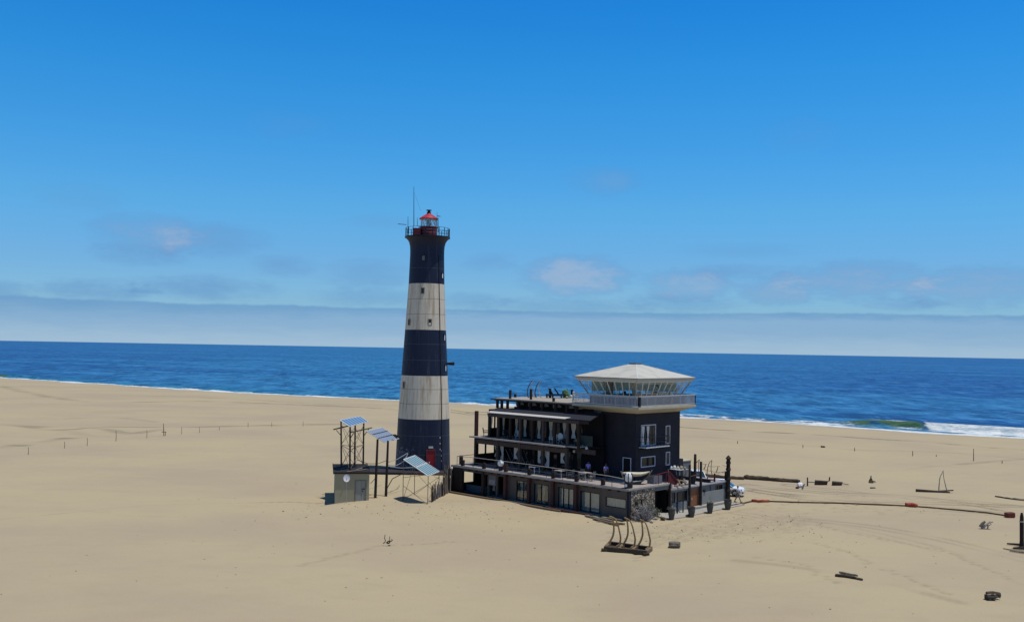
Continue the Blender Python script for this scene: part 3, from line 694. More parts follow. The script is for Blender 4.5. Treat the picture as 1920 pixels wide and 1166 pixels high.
# inside
bb_('room_wall', room, [(3.4, 19.7, 3.6, 3.8, .06, 2.76), (3.3, 3.45, .7, 3.6, .06, 2.76), (19.6, 19.75, .7, 3.6, .06, 2.76), (.25, 3.3, 2.0, 2.2, 0.06, 2.76), (9.6, 9.72, .7, 3.6, .06, 2.76), (13.0, 13.12, .7, 3.6, .06, 2.76), (6.5, 6.62, .7, 3.6, .06, 2.76)])
bb_('back_wall', stucco_dark, wall_t(BK - .2, BK, 0, 24.9, 0, 2.76, []) + [(19.75, 24.7, 6.0, 6.2, .06, 2.76)])
bb_('end_wall', stucco_dark, wall_s(24.6, 24.8, .2, BK - .2, 0, 2.76, [(1.3, 3.2, .85, 2.45)]))
bb_('plank_panel', wood_dark, [(23.45 + k * .24, 23.66 + k * .24, -.06, .0 - (.03 if k % 2 else 0) + .05, .05, 2.74) for k in range(5)])
bb_('verandah_floor', stucco_dark, [(19.75, 24.6, -.0, 6.0, .06, .14)])
bb_('low_wall', blue_blk, [(19.9, 23.1, .55, .62, .14, .95)])
# posts
for s_ in PS:
    bb_('post', wood_red if s_ < 18 else wood_dark, [(s_ - .17, s_ + .17, -.12, .22, -.2, 2.76)], bevel=.015)
    bb_('post_stub', wood_red if s_ in (16.5,) else wood_dark, [(s_ - .17, s_ + .17, -.06, .26, 3.0, 3.62 if s_ != 16.5 else 3.75)], bevel=.015)
for s_ in (3.3, ): bb_('post_stub', wood_dark, [(s_ - .17, s_ + .17, .0, .30, 3.0, 3.6)], bevel=.015)
bb_('post_stub', wood_dark, [(24.05, 24.4, .6, .9, 3.0, 4.0)], bevel=.015)
bb_('fascia', wood_beam, [(19.9, 23.2, -.04, .1, 2.42, 2.76), (16.55, 19.8, -.03, .12, 2.42, 2.76)])
# joist ends under the deck edge
for s_ in (0.2, 3.3, 6.6, 9.7, 13.0, 16.4, 19.8):
    for k in range(2): bb_('joist', wood_dark, [(s_ + k * 1.1 + .9, s_ + k * 1.1 + 1.1, -.22, .3, 2.60, 2.755)])
# terrace deck in laid bays
q = MB()
edges = [-.06, 3.3, 6.63, 9.73, 13.07, 16.5, 19.85, 24.9]
for i, (a, b2) in enumerate(zip(edges[:-1], edges[1:])):
    n = max(1, int(14.0 / .5))
    q.box(B, a, b2 - .012, -.20 - (.07 if i % 2 else 0), 6.5, 2.77, 2.96)
bb_('terrace_roof', felt_black, [(9.6, 24.8, 6.5, BK, 2.77, 2.90), (0.0, 9.6, 5.2, 6.45, 2.77, 2.90)])
q.build('terrace_deck', deck_mat, lodge)
b = MB()
for k in range(22): b.box(B, 0, 24.8, -.12 + k * .30, -.12 + k * .30 + .275, 2.96, 3.0)
b.build('deck_boards', deck_mat, lodge)
# --- right hand end (faces the car park)
bb_('stone_wall', stone, wall_s(0, .3, .3, 4.1, -.2, 2.76, [(.95, 2.15, .55, 1.85)]))
window_s(.06, .95, 2.15, .55, 1.85, black_iron, glass_c, .07, 0)
bb_('entrance_lintel', stucco_grey, [(-.02, .3, 4.1, 6.5, 2.44, 2.955)])
bb_('roof_edge', rail_bleach, [(-.10, -.02, -.2, 6.5, 2.86, 3.02)])
bb_('entrance_recess', void, [(1.4, 1.6, 4.1, 6.5, 0, 2.44), (.3, 1.4, 4.1, 4.2, 0, 2.44), (.3, 1.4, 6.4, 6.5, 0, 2.44)])
bb_('entrance_door', wood_dark, [(.5, .58, 4.25, 5.0, .05, 2.3)])
bb_('post', wood_dark, [(-.16, .08, 6.42, 6.66, -.2, 3.0)], bevel=.01)
# open white framed door leaf
bb_('door_frame', black_iron, [(-.85, -.77, 6.75, 6.85, 0.0, 2.15), (-.85, -.77, 7.72, 7.82, 0, 2.15), (-.85, -.77, 6.85, 7.72, 2.05, 2.15)])
bb_('wall_panel', stucco_lite, wall_s(0, .2, 6.66, 10.1, -.2, 2.22, [(7.0, 7.6, 1.0, 2.0), (7.95, 9.65, 1.0, 2.02)]))
window_s(.03, 7.0, 7.6, 1.0, 2.0, black_iron, glass_d, .06); window_s(.03, 7.95, 9.65, 1.0, 2.02, black_iron, glass_d, .06)
bb_('wall_panel', stucco_grey, wall_s(0, .2, 10.1, 17.1, -.2, 2.22, [(10.3, 11.85, 0.05, 2.04), (14.9, 16.25, 1.08, 2.05)]))
bb_('wall_dado', stucco_lite, [(-.06, -.002, 12.3, 17.05, -.2, 1.55)])
bb_('wall_dado', stucco_lite, [(-.05, -.002, 6.9, 9.95, -.2, .92)])
od = bb_('door', door_orange, [(.04, .10, 10.3, 11.85, .05, 2.04)]); bb_('handle', rail_grey, [(-.02, .04, 10.45, 10.55, .95, 1.15)], od)
window_s(.03, 14.9, 16.25, 1.08, 2.05, black_iron, glass_d, .06, 2)
bb_('wall_lamp', plastic_b, [(-.14, -.01, 12.6, 12.85, 1.55, 1.8)])
bb_('annex_roof', mat('lilac grey roof coat', (.30, .28, .30), .85, var=.15, scale=.6), [(-.10, 8.0, 6.52, 17.2, 2.225, 2.40)])
bb_('roof_edge', rail_bleach, [(-.16, -.10, 6.55, 10.0, 2.26, 2.43)]); bb_('roof_edge', rail_grey, [(-.16, -.10, 10.1, 17.2, 2.30, 2.45)])
bb_('end_wall', stucco_dark, [(.2, 8.0, 17.0, 17.15, -.2, 2.22), (7.85, 8.0, 14.0, 17.0, -.2, 2.22)])
# --- first floor (z 3 - 6.2)
US = [23.2, 19.72, 16.36, 13.0, 9.66]
T1 = 2.0
for s_ in US:
    bb_('post', wood_dark if s_ > 23 else wood_beam, [(s_ - .16, s_ + .16, T1 - .12, T1 + .2, 3.0, 5.95)], bevel=.015)
for s_ in [US[0]]: bb_('post', wood_red, [(s_ - .17, s_ + .17, T1 - .12, T1 + .2, 6.2, 9.0)], bevel=.015)
bb_('beam', wood_beam, [(US[i + 1] + .16, US[i] - .16, T1 - .06, T1 + .14, 5.38, 5.86) for i in range(4)])
bb_('beam', wood_beam, [(6.9, 9.5, T1 + 1.2, T1 + 1.4, 5.38, 5.86)])
for i in range(4):
    for k in range(4): bb_('joist', wood_dark, [(US[i + 1] + .35 + k * .72, US[i + 1] + .47 + k * .72, T1 - .16, T1 + 1.0, 5.88, 6.04)])
q = MB()
for i in range(4): q.box(B, US[i + 1] + .05 - (.3 if i == 3 else 0), US[i] - (.0 if i else -.35), T1 - .78 + (.0 if i % 2 else .06), 7.0, 6.05, 6.2)
q.build('upper_floor', deck_mat, lodge)
bb_('upper_floor', deck_mat, [(8.2, 9.35, T1 - .1, 3.4, 6.05, 6.19)])
bb_('upper_floor_rear', void, [(6.9, 23.2, 7.0, BK - .3, 6.0, 6.15), (6.9, 9.3, 3.42, 7.0, 6.0, 6.15)])
G1 = 4.6
g1ops = [(9.8, 12.8, 3.1, 5.3), (13.2, 16.2, 3.1, 5.3), (16.5, 19.5, 3.1, 5.3)]
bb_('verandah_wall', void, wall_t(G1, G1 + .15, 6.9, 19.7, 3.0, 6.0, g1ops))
for (a, b2, c, d) in g1ops: window_t(G1 + .02, a, b2, c, d, wood_dark, glass_d, .08, 3, name='glazed_door')
bb_('end_wall', wood_dark, wall_s(23.2, 23.35, T1 + .2, 9.0, 3.0, 6.0, [(T1 + .45, 3.55, 4.15, 5.45), (3.70, 5.0, 4.15, 5.45)]))
bb_('end_wall', wood_dark, [(19.7, 23.2, 7.0, 7.15, 3.0, 6.0)])
bb_('upper_block_wall', stucco_dark, [(6.9, 21.4, 10.8, 11.0, 3.0, 10.2)])
# --- second floor (z 6.2 - 9)
US2 = [(21.1, wood_dark), (19.72, wood_beam), (17.85, wood_dark), (16.36, wood_beam), (14.56, wood_dark), (13.0, wood_beam), (11.36, wood_dark), (9.6, wood_beam), (8.1, wood_dark)]
for s_, m_ in US2: bb_('post', m_, [(s_ - .13, s_ + .13, T1 - .08, T1 + .16, 6.2 if s_ > 8.5 else 5.86, 8.5)], bevel=.01)
bb_('beam', wood_beam, [(8.0, 21.3, T1 - .08, T1 + .12, 8.5, 8.84)])
G2 = 4.4
g2ops = [(9.2, 9.2 + 2.0, 6.3, 8.3), (11.5, 14.2, 6.3, 8.3), (14.6, 17.4, 6.3, 8.3), (17.8, 19.4, 6.3, 8.3)]
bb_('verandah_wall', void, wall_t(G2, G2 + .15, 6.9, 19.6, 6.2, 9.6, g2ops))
for (a, b2, c, d) in g2ops: window_t(G2 + .02, a, b2, c, d, wood_dark, glass_d, .08, 2, name='glazed_door')
bb_('end_wall', wood_dark, wall_s(21.3, 21.42, T1 + .2, 9.0, 6.2, 9.3, [(T1 + .5, 3.05, 7.2, 8.5), (3.2, 3.75, 7.2, 8.5)]))
# dark awning sheet with a paler strip along its front edge
def slab_poly(name, m_, pts_top, th, parent=lodge):
    q = MB(); n = len(pts_top); tp = [B(*p) for p in pts_top]; bt = [p - Vector((0, 0, th)) for p in tp]
    q.add(tp + bt, [tuple(range(n)), tuple(reversed(range(n, 2 * n)))] + [(i, n + i, n + (i + 1) % n, (i + 1) % n) for i in range(n)])
    return q.build(name, m_, parent)
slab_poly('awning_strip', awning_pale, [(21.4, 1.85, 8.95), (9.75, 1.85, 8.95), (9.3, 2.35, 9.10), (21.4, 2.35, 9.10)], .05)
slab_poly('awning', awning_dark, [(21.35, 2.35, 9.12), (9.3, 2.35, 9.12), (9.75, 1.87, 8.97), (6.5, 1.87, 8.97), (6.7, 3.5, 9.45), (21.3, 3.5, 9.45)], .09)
bb_('awning_frame', wood_dark, [(21.2, 21.35, 1.9, 3.5, 8.72, 8.84)]); bb_('awning_frame', wood_dark, [(6.8, 8.0, 1.95, 2.1, 8.55, 8.86)])
# clerestory under the roof deck
for k, s_ in enumerate([21.6, 20.9, 20.0, 18.3, 16.5, 14.7, 12.8, 11.2, 9.9]):
    bb_('roof_post', wood_dark, [(s_ - .12, s_ + .12, 3.62, 3.86, 9.40, 10.22)])
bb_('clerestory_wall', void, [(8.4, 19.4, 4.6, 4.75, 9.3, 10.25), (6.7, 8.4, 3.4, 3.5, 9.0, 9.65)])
for s_ in (18.9, 17.0, 15.2, 13.4, 11.6, 10.3):  # slanted grey boards stand in for sunlit patches under the roof deck
    q = MB(); q.add([B(s_ - 1.25, 3.95, 9.95), B(s_, 3.95, 9.78), B(s_, 3.95, 10.2), B(s_ - .9, 3.95, 10.2)] + [B(s_ - 1.25, 4.0, 9.95), B(s_, 4.0, 9.78), B(s_, 4.0, 10.2), B(s_ - .9, 4.0, 10.2)], [(0, 1, 2, 3), (7, 6, 5, 4), (0, 4, 5, 1), (1, 5, 6, 2), (2, 6, 7, 3), (3, 7, 4, 0)])
    q.build('lit_patch_board', mat('grey lit patch board', (.17, .165, .16), .9, var=.2), lodge)
bb_('roof_joist', wood_dark, [(9.9, 21.86, 3.5, 3.62, 10.22, 10.38)] + [(s_, s_ + .12, 3.62, 11.8, 10.22, 10.38) for s_ in np.arange(10.5, 21.8, 1.4)] + [(21.9, 23.0, 4.0, 4.12, 10.26, 10.36)])
q = MB()
for k in range(30): q.box(B, 10.32, 21.9, 3.45 + k * .28, 3.45 + k * .28 + .262, 10.38, 10.5)
q.build('roof_deck', deck_roof, lodge)
# --- square tower
def wall_ring(): pass
bb_('tower_wall', stucco_dark, wall_s(3.2, 3.45, 5.2, 12.9, 2.4, 9.72, [(6.05, 8.55, 6.5, 8.55), (6.12, 8.4, 4.25, 5.32), (10.35, 11.05, 6.42, 8.32), (10.38, 11.1, 4.18, 5.58)][0:1] ) if False else [(3.2, 9.6, 5.2, 12.9, 2.4, 9.72)])
def pad_s(name, a, b2, c, d, fm, gm, mull=0, hm=0):
    q = MB(); s0 = 3.2; fw_ = .10
    q.box(B, s0 - .05, s0 + .02, a, a + fw_, c, d).box(B, s0 - .05, s0 + .02, b2 - fw_, b2, c, d).box(B, s0 - .05, s0 + .02, a + fw_, b2 - fw_, d - fw_, d).box(B, s0 - .07, s0 + .02, a + fw_, b2 - fw_, c, c + fw_)
    fr = q.build(name, fm, lodge); MB().box(B, s0 - .02, s0 + .01, a + fw_, b2 - fw_, c + fw_, d - fw_).build('pane', gm, fr)
    q = MB()
    for k in range(mull): x = a + (b2 - a) * (k + 1) / (mull + 1); q.box(B, s0 - .045, s0 - .022, x - .04, x + .04, c + fw_, d - fw_)
    if hm: q.box(B, s0 - .042, s0 - .024, a + fw_, b2 - fw_, hm - .04, hm + .04)
    if mull or hm: q.build('glazing_bar', black_iron, fr)
    return fr
pad_s('balcony_door', 6.02, 8.55, 6.42, 8.56, trim, glass_d, 3, 7.45); pad_s('window', 6.05, 8.48, 4.25, 5.32, trim, glass_d, 1)
pad_s('window', 10.28, 11.08, 6.42, 8.32, trim, glass_d); pad_s('window', 10.35, 11.1, 4.18, 5.58, trim, glass_d)
q = MB(); fwd = .08; t0 = 5.2
q.box(B, 4.73, 4.81, t0 - .05, t0 + .02, 3.0, 5.24).box(B, 3.75, 3.83, t0 - .05, t0 + .02, 3.0, 5.24).box(B, 3.83, 4.73, t0 - .05, t0 + .02, 5.16, 5.24)
fr = q.build('side_door', trim, lodge); MB().box(B, 3.83, 4.73, t0 - .03, t0 + .01, 3.0, 5.16).build('door_leaf', void, fr)
# glazed strip on the left flank
q = MB(); q.box(B, 7.75, 8.95, t0 - .04, t0 + .02, 9.25, 9.70).box(B, 7.75, 8.95, t0 - .06, t0 + .02, 8.28, 8.36).box(B, 7.75, 8.95, t0 - .06, t0 + .02, 7.92, 8.10)
fr = q.build('stair_window', mat('worn grey trim', (.22, .22, .24), .7), lodge); MB().box(B, 7.75, 8.95, t0 - .02, t0 + .01, 5.0, 9.25).build('pane', glass_d, fr)
bb_('corner_post', wood_dark, [(8.95, 9.5, 4.7, 5.2, 3.0, 9.7)])
bb_('glass_screen', mat('greenish screen', (.035, .055, .05), .6, var=.1), [(7.3, 8.9, 3.3, 3.34, 6.2, 7.25)])
# small balcony on the right face
bal = bb_('balcony_floor', trim, [(2.25, 3.2, 5.7, 9.75, 6.27, 6.36)])
bb_('balcony_bracket', black_iron, [(2.4, 3.2, t, t + .1, 6.12, 6.27) for t in (5.9, 6.9, 7.9, 8.9, 9.5)])
q = MB()
for t in np.arange(5.75, 9.8, .5): q.bar(B(2.3, t, 6.36), B(2.3, t, 7.36), .035)
for zz in (7.36, 6.86): q.bar(B(2.3, 5.72, zz), B(2.3, 9.75, zz), .045)
for t in (5.75, 9.72):
    for zz in (7.36, 6.86): q.bar(B(2.3, t, zz), B(3.2, t, zz), .04)
q.build('balcony_railing', black_iron, lodge)
# lookout: flared soffit, slab, railing
lo_ = [(3.2, 5.2), (9.6, 5.2), (9.6, 12.9), (3.2, 12.9)]; hi_ = [(1.75, 3.62), (10.2, 3.62), (10.2, 13.4), (1.75, 13.4)]
q = MB(); q.add([B(*p, 9.722) for p in lo_] + [B(*p, 10.24) for p in hi_], [(3, 2, 1, 0), (4, 5, 6, 7)] + [(i, (i + 1) % 4, 4 + (i + 1) % 4, 4 + i) for i in range(4)])
q.build('soffit', cream, lodge)
bb_('lookout_slab', cream, [(1.6, 10.3, 3.46, 13.55, 10.243, 10.5)], bevel=.02)
q = MB()
def railrun(a, b2, n):
    for k in range(n + 1):
        t = k / n; s_, t_ = a[0] + (b2[0] - a[0]) * t, a[1] + (b2[1] - a[1]) * t
        q.bar(B(s_, t_, 10.5), B(s_, t_, 11.53), .05 if k % 8 else .08)
    for zz, r_ in ((11.55, .09), (10.62, .06)): q.bar(B(a[0], a[1], zz), B(b2[0], b2[1], zz), r_)
railrun((1.68, 3.54), (10.25, 3.54), 48); railrun((1.68, 3.54), (1.68, 13.47), 56); railrun((1.68, 13.47), (8, 13.47), 46)
q.build('lookout_railing', rail_grey, lodge)
bb_('railing_post', black_iron, [(1.62, 1.74, 3.6, 3.85, 10.5, 11.5)])
# cabin
c0 = (3.14, 9.2, 5.0, 12.75)
bb_('cabin_base', mat('lilac grey cabin wall', (.30, .29, .32), .8, var=.1), [(c0[0], c0[1], c0[2], c0[2] + .12, 10.5, 11.35), (c0[0], c0[1], c0[3] - .12, c0[3], 10.5, 11.35), (c0[0], c0[0] + .12, c0[2] + .12, c0[3] - .12, 10.5, 11.35), (c0[1] - .12, c0[1], c0[2] + .12, c0[3] - .12, 10.5, 11.35)])
bb_('cabin_floor', room, [(c0[0] + .12, c0[1] - .12, c0[2] + .12, c0[3] - .12, 10.5, 10.56)])
e0 = (2.35, 10.0, 4.1, 13.65)      # head of the leaning glass
zb, zt = 11.35, 12.98
def lerp(a, b2, t): return a + (b2 - a) * t
q = MB(); gq = MB()
cb_ = [(c0[0], c0[2]), (c0[1], c0[2]), (c0[1], c0[3]), (c0[0], c0[3])]; ct_ = [(e0[0], e0[2]), (e0[1], e0[2]), (e0[1], e0[3]), (e0[0], e0[3])]
for i in range(4):
    a, b2, c, d = cb_[i], cb_[(i + 1) % 4], ct_[i], ct_[(i + 1) % 4]; n = 9 if i % 2 else 8
    for k in range(n + 1):
        t = k / n; lo = B(lerp(a[0], b2[0], t), lerp(a[1], b2[1], t), zb); hi = B(lerp(c[0], d[0], t), lerp(c[1], d[1], t), zt)
        q.bar(lo, hi, .09 if k not in (0, n) else .14)
    q.bar(B(*a, zb), B(*b2, zb), .12); q.bar(B(*c, zt - .03), B(*d, zt - .03), .12)
    gq.add([B(*a, zb), B(*b2, zb), B(*d, zt), B(*c, zt)], [(0, 1, 2, 3)])
q.build('window_mullion', white_paint, lodge); gq.build('lookout_glass', glass_c, lodge)
r0 = (2.12, 10.22, 3.85, 13.9)
bb_('roof_fascia', mat('pale fascia board', (.50, .48, .42), .7, var=.1), [(r0[0], r0[1], r0[2], r0[2] + .1, 13.0, 13.28), (r0[0], r0[1], r0[3] - .1, r0[3], 13.0, 13.28), (r0[0], r0[0] + .1, r0[2] + .1, r0[3] - .1, 13.0, 13.28), (r0[1] - .1, r0[1], r0[2] + .1, r0[3] - .1, 13.0, 13.28)])
bb_('ceiling', mat('pale ceiling', (.40, .39, .34), .8), [(r0[0] + .1, r0[1] - .1, r0[2] + .1, r0[3] - .1, 13.02, 13.06)])
rr = (r0[0] - .12, r0[1] + .12, r0[2] - .12, r0[3] + .12); ap = (6.17, 8.87)
q = MB(); lo4 = [(rr[0], rr[2]), (rr[1], rr[2]), (rr[1], rr[3]), (rr[0], rr[3])]; hi4 = [(ap[0] - .45, ap[1] - .45), (ap[0] + .45, ap[1] - .45), (ap[0] + .45, ap[1] + .45), (ap[0] - .45, ap[1] + .45)]
q.add([B(*p, 13.28) for p in lo4] + [B(*p, 13.34) for p in lo4] + [B(*p, 14.66) for p in hi4], [(3, 2, 1, 0), (8, 9, 10, 11)] + [(i, (i + 1) % 4, 4 + (i + 1) % 4, 4 + i) for i in range(4)] + [(4 + i, 4 + (i + 1) % 4, 8 + (i + 1) % 4, 8 + i) for i in range(4)])
q.build('lookout_roof', roof_white, lodge)
q = MB()
for i in range(4): q.bar(B(*lo4[i], 13.345), B(*hi4[i], 14.665), .09, .03)
q.build('hip_cap', mat('pale ridge flashing', (.55, .55, .54), .7), lodge)
q = MB(); q.box(B, rr[0] - .03, rr[0], rr[2] - .03, rr[3] + .03, 13.26, 13.33).box(B, rr[0], rr[1] + .03, rr[2] - .03, rr[2], 13.26, 13.33); q.build('gutter', mat('dull gutter', (.20, .19, .17), .7), lodge)
bb_('roof_vent', mat('blue grey vent', (.10, .13, .17), .6), [(ap[0] - .5, ap[0] + .5, ap[1] - .5, ap[1] + .5, 14.66, 14.80)], bevel=.02)
bb_('roller_blind', blind_m, [(9.12, 9.16, 5.3, 12.5, 11.75, 12.95), (3.5, 9.0, 12.62, 12.66, 11.75, 12.95)])
bb_('cabin_column', mat('cream column', (.45, .40, .30), .8), [(4.0, 4.3, 5.9, 6.2, 10.56, 13.0), (8.0, 8.6, 7.0, 7.5, 10.56, 13.0)])
# interior furniture of the lookout
def table(loc, label, w_=.9, rot=0.0, m_=plastic_b, group=None, h_=.74):
    t = thing('table', loc, label, 'table', group); f = offs(loc, rot)
    MB().box(f, -w_ / 2, w_ / 2, -w_ / 2, w_ / 2, h_ - .04, h_).build('tabletop', m_, t)
    for i in (-1, 1):
        for j in (-1, 1): MB().box(f, i * (w_ / 2 - .08) - .03, i * (w_ / 2 - .08) + .03, j * (w_ / 2 - .08) - .03, j * (w_ / 2 - .08) + .03, 0, h_ - .04).build('leg', m_, t)
    return t
def chair(loc, label, rot=0.0, m_=plastic_b, group=None, wide=.5, cat='chair', back=.95):
    t = thing(cat.replace(' ', '_'), loc, label, cat, group); f = offs(loc, rot); h_ = wide / 2
    MB().box(f, -h_, h_, -h_, h_, .40, .46).build('seat', m_, t, bevel=.01)
    MB().box(lambda x, y, z: f(x, y + (z - .46) * .18, z), -h_, h_, h_ - .05, h_, .46, back).build('backrest', m_, t, bevel=.01)
    for i in (-1, 1):
        for j in (-1, 1): MB().box(f, i * (h_ - .04) - .02, i * (h_ - .04) + .02, j * (h_ - .04) - .02, j * (h_ - .04) + .02, 0, .40).build('leg', m_, t)
        MB().box(f, i * h_ - .025, i * h_ + .025, -h_, h_ - .04, .62, .66).box(f, i * h_ - .02, i * h_ + .02, -h_, -h_ + .04, .46, .62).build('armrest', m_, t)
    return t
lt = ['nearest the front corner', 'midway along the left windows', 'nearest the left corner', 'midway along the right windows', 'nearest the right corner']
for k, (s_, t_) in enumerate([(4.4, 6.4), (6.2, 6.2), (8.2, 6.3), (4.4, 9.2), (4.4, 11.6)]):
    table(B(s_, t_, 10.56), 'dark table inside the glass lookout ' + lt[k], 1.0, R(45), group='tables inside the lookout', h_=1.0)
    chair(B(s_ + .3, t_ + .9, 10.56), 'dark chair inside the glass lookout ' + lt[k], R(-45), group='chairs inside the lookout', back=1.25)
q = MB(); pts = [Q(1236, 741, 100), Q(1236, 727, 100), Q(1238.5, 724, 100), Q(1243, 724.5, 100), Q(1245, 728, 100), Q(1245, 741, 100)]
c_ = B(4.6, 10.4, 0); pts = [Vector((0, 0, 0)) + c_ + V * dx + Vector((0, 0, z)) for dx, z in ((-.35, 10.6), (-.35, 12.2), (-.2, 12.45), (.35, 12.45), (.5, 12.2), (.5, 10.6))]
q.tube(pts, .07, 8); o = q.build('hooped_frame', black_iron); tag(o, 'dark hooped frame standing behind the right windows of the lookout', 'frame')
#CURT#
# curtains
CW = {'n': 0}
def curtain(px, y0, y1, t, w_, tied=.35, side=0.0, label='', group='', cm_=None):
    s_, z1 = onT(px, y0, t); _, z0 = onT(px, y1, t); q = MB(); n = 18; m_ = 14
    vs = []
    for i in range(m_ + 1):
        u = i / m_; z = z1 + (z0 - z1) * u
        k = 1 - (1 - tied) * math.exp(-((u - .62) / .22) ** 2) if tied < 1 else 1
        for j in range(n + 1):
            a = (j / n - .5) * w_ * k + side * (1 - k) * w_ * .5
            vs.append(B(s_ + a, t + .035 * math.sin(j * 2.1) * k, z))
    base = len(vs); vs += [v + V * .012 for v in vs]
    fs = []
    for i in range(m_):
        for j in range(n):
            a = i * (n + 1) + j; fs.append((a, a + 1, a + n + 2, a + n + 1)); fs.append((base + a + n + 1, base + a + n + 2, base + a + 1, base + a))
    for j in range(n): fs.append((j, base + j, base + j + 1, j + 1)); a = m_ * (n + 1) + j; fs.append((a + 1, base + a + 1, base + a, a))
    q.add(vs, fs); o = q.build('curtain', cm_ or curtain_m, smooth=True); tag(o, label, 'curtain', group); return o
ordn = ['leftmost', 'second from left', 'third from left', 'fourth from left', 'fifth from left', 'sixth from left', 'seventh from left', 'rightmost']
cu = [(921.5, 781, 812, .35), (944.5, 783, 815, .3), (968.8, 784, 812, .42), (984.8, 785, 818, .42), (1011, 787, 822, .5), (1033, 788, 824, .5), (1058.5, 790, 822, .45), (1075.5, 793, 822, .65)]
for k, (x, a, b2, w_) in enumerate(cu): curtain(x, a, b2, 3.6, w_, .5, 0, 'white tied curtain under the awning on the top verandah, ' + ordn[k], 'curtains on the top verandah')
cu = [(930, 829, 856, .5), (941, 833, 862, .6), (967.5, 836, 860, .7), (1012.5, 841, 868, .7), (1025.5, 843, 875, .8), (1055.5, 844, 868, .7)]
ordm = ordn[:5] + ['rightmost']
for k, (x, a, b2, w_) in enumerate(cu): curtain(x, a, b2, 2.5, w_ * .85, .5, (-1, -1, 1, 1, -1, 1)[k], 'white tied curtain on the middle verandah, ' + ordm[k], 'curtains on the middle verandah')
cu = [(926.5, 888, 920, .4), (952.5, 893, 912, .4), (967, 903, 938, .6), (981, 901, 938, .8), (1005, 907, 944, .6), (1018.5, 909, 946, .6)]
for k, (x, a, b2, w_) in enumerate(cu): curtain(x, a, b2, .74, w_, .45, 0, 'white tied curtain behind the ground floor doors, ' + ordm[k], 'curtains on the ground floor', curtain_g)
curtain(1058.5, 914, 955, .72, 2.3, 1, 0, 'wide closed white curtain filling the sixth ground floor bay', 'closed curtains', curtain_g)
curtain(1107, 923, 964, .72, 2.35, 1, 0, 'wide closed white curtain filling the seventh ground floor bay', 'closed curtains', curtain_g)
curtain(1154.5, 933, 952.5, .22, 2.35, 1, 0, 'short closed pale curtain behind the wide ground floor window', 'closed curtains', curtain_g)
for k, px in enumerate((1205, 1214)):
    t_, zt_ = onS(px, 798, 3.18); q = MB(); vs = []
    for i in range(11):
        u = i / 10; kk = 1 - .55 * math.exp(-((u - .55) / .25) ** 2)
        for j in range(7): vs.append(B(3.10 + .008 * math.sin(j * 2), t_ + (j / 6 - .5) * .45 * kk, 8.42 - 1.9 * u))
    base = len(vs); vs += [v + U * .006 for v in vs]; fs = []
    for i in range(10):
        for j in range(6): a = i * 7 + j; fs += [(a, a + 1, a + 8, a + 7), (base + a + 7, base + a + 8, base + a + 1, base + a)]
    q.add(vs, fs); tag(q.build('curtain', curtain_m, smooth=True), 'white tied curtain in the balcony door of the square tower, ' + ('left' if k == 0 else 'right') + ' one', 'curtain', 'balcony door curtains')
# ------------------------------------------------------------------ terrace railing and things on the decks
tr = thing('terrace_railing', B(12, 0, 3), 'thin rusty railing with a bleached handrail along the front of the terrace', 'railing')
q = MB()
hp = [(24.1, 3.97), (21.5, 4.06), (13.5, 4.08), (8.0, 4.02), (2.6, 3.97), (.6, 3.86), (-.0, 3.80)]
for a, b2 in zip(hp[:-1], hp[1:]): q.bar(B(a[0], .02, a[1]), B(b2[0], .02, b2[1]), .085, .05)
q.build('handrail', rail_bleach, tr)
for s_ in (24.1, 21.5, 18.1, 15.5, 13.5, 10.6, 8.4, 5.2, 2.1):
    MB().bar(B(s_, .02, 2.98), B(s_, .02, 4.0), .05).build('rail_post', wood_red, tr)
MB().tube([B(24.1, .04, 3.5), B(18, .04, 3.48), B(8, .04, 3.5), B(1, .04, 3.45)], .012, 5).build('cable', steel_wire, tr)
MB().bar(B(24.1, .02, 3.98), B(24.2, 3.0, 3.98), .05).bar(B(24.2, 3.0, 2.98), B(24.2, 3.0, 3.98), .05).build('side_rail', wood_red, tr)
def globe(px, py, r, label, z=3.0, t=.25):
    s_, zc = onT(px, py, t); c = B(s_, t, zc); th = thing('globe_lamp', B(s_, t, z), label, 'lamp')
    MB().lathe(c, [(r * math.sin(a), -r * math.cos(a)) for a in np.linspace(0.02, PI - .02, 13)], 20).build('globe', plastic_w, th, smooth=True)
    MB().lathe(B(s_, t, 0), [(.22, z), (.20, zc - r * .75), (.10, zc - r * .7)], 14).build('base', plastic_b, th, smooth=True)
globe(938.8, 868.5, .34, 'round white globe lamp on a black base at the left of the terrace edge')
# striped lantern at the corner
c = B(.35, .35, 3.0); th = thing('barrel_lantern', c, 'white and black striped barrel shaped lantern standing on the front corner of the terrace', 'lantern')
MB().lathe(c, [(.36, 0), (.40, .1), (.40, .55), (.30, .62)], 16).build('base', plastic_b, th, smooth=True)
MB().lathe(c, [(.30, .62), (.40, .80), (.40, 1.2), (.28, 1.42), (.08, 1.48)], 16).build('shade', plastic_w, th, smooth=True)
q = MB()
for k in range(6):
    a = 2 * PI * k / 6 + .35; q.tube([c + Vector((math.cos(a) * r_, math.sin(a) * r_, z_)) for r_, z_ in ((.31, .62), (.42, .80), (.42, 1.2), (.29, 1.43))], .045, 5)
q.build('stripe', plastic_b, th)
MB().lathe(c + V * -.36 + Vector((0, 0, .28)), [(.12, -.12), (.14, 0), (.12, .14)], 10).build('float', plastic_w, th, smooth=True)
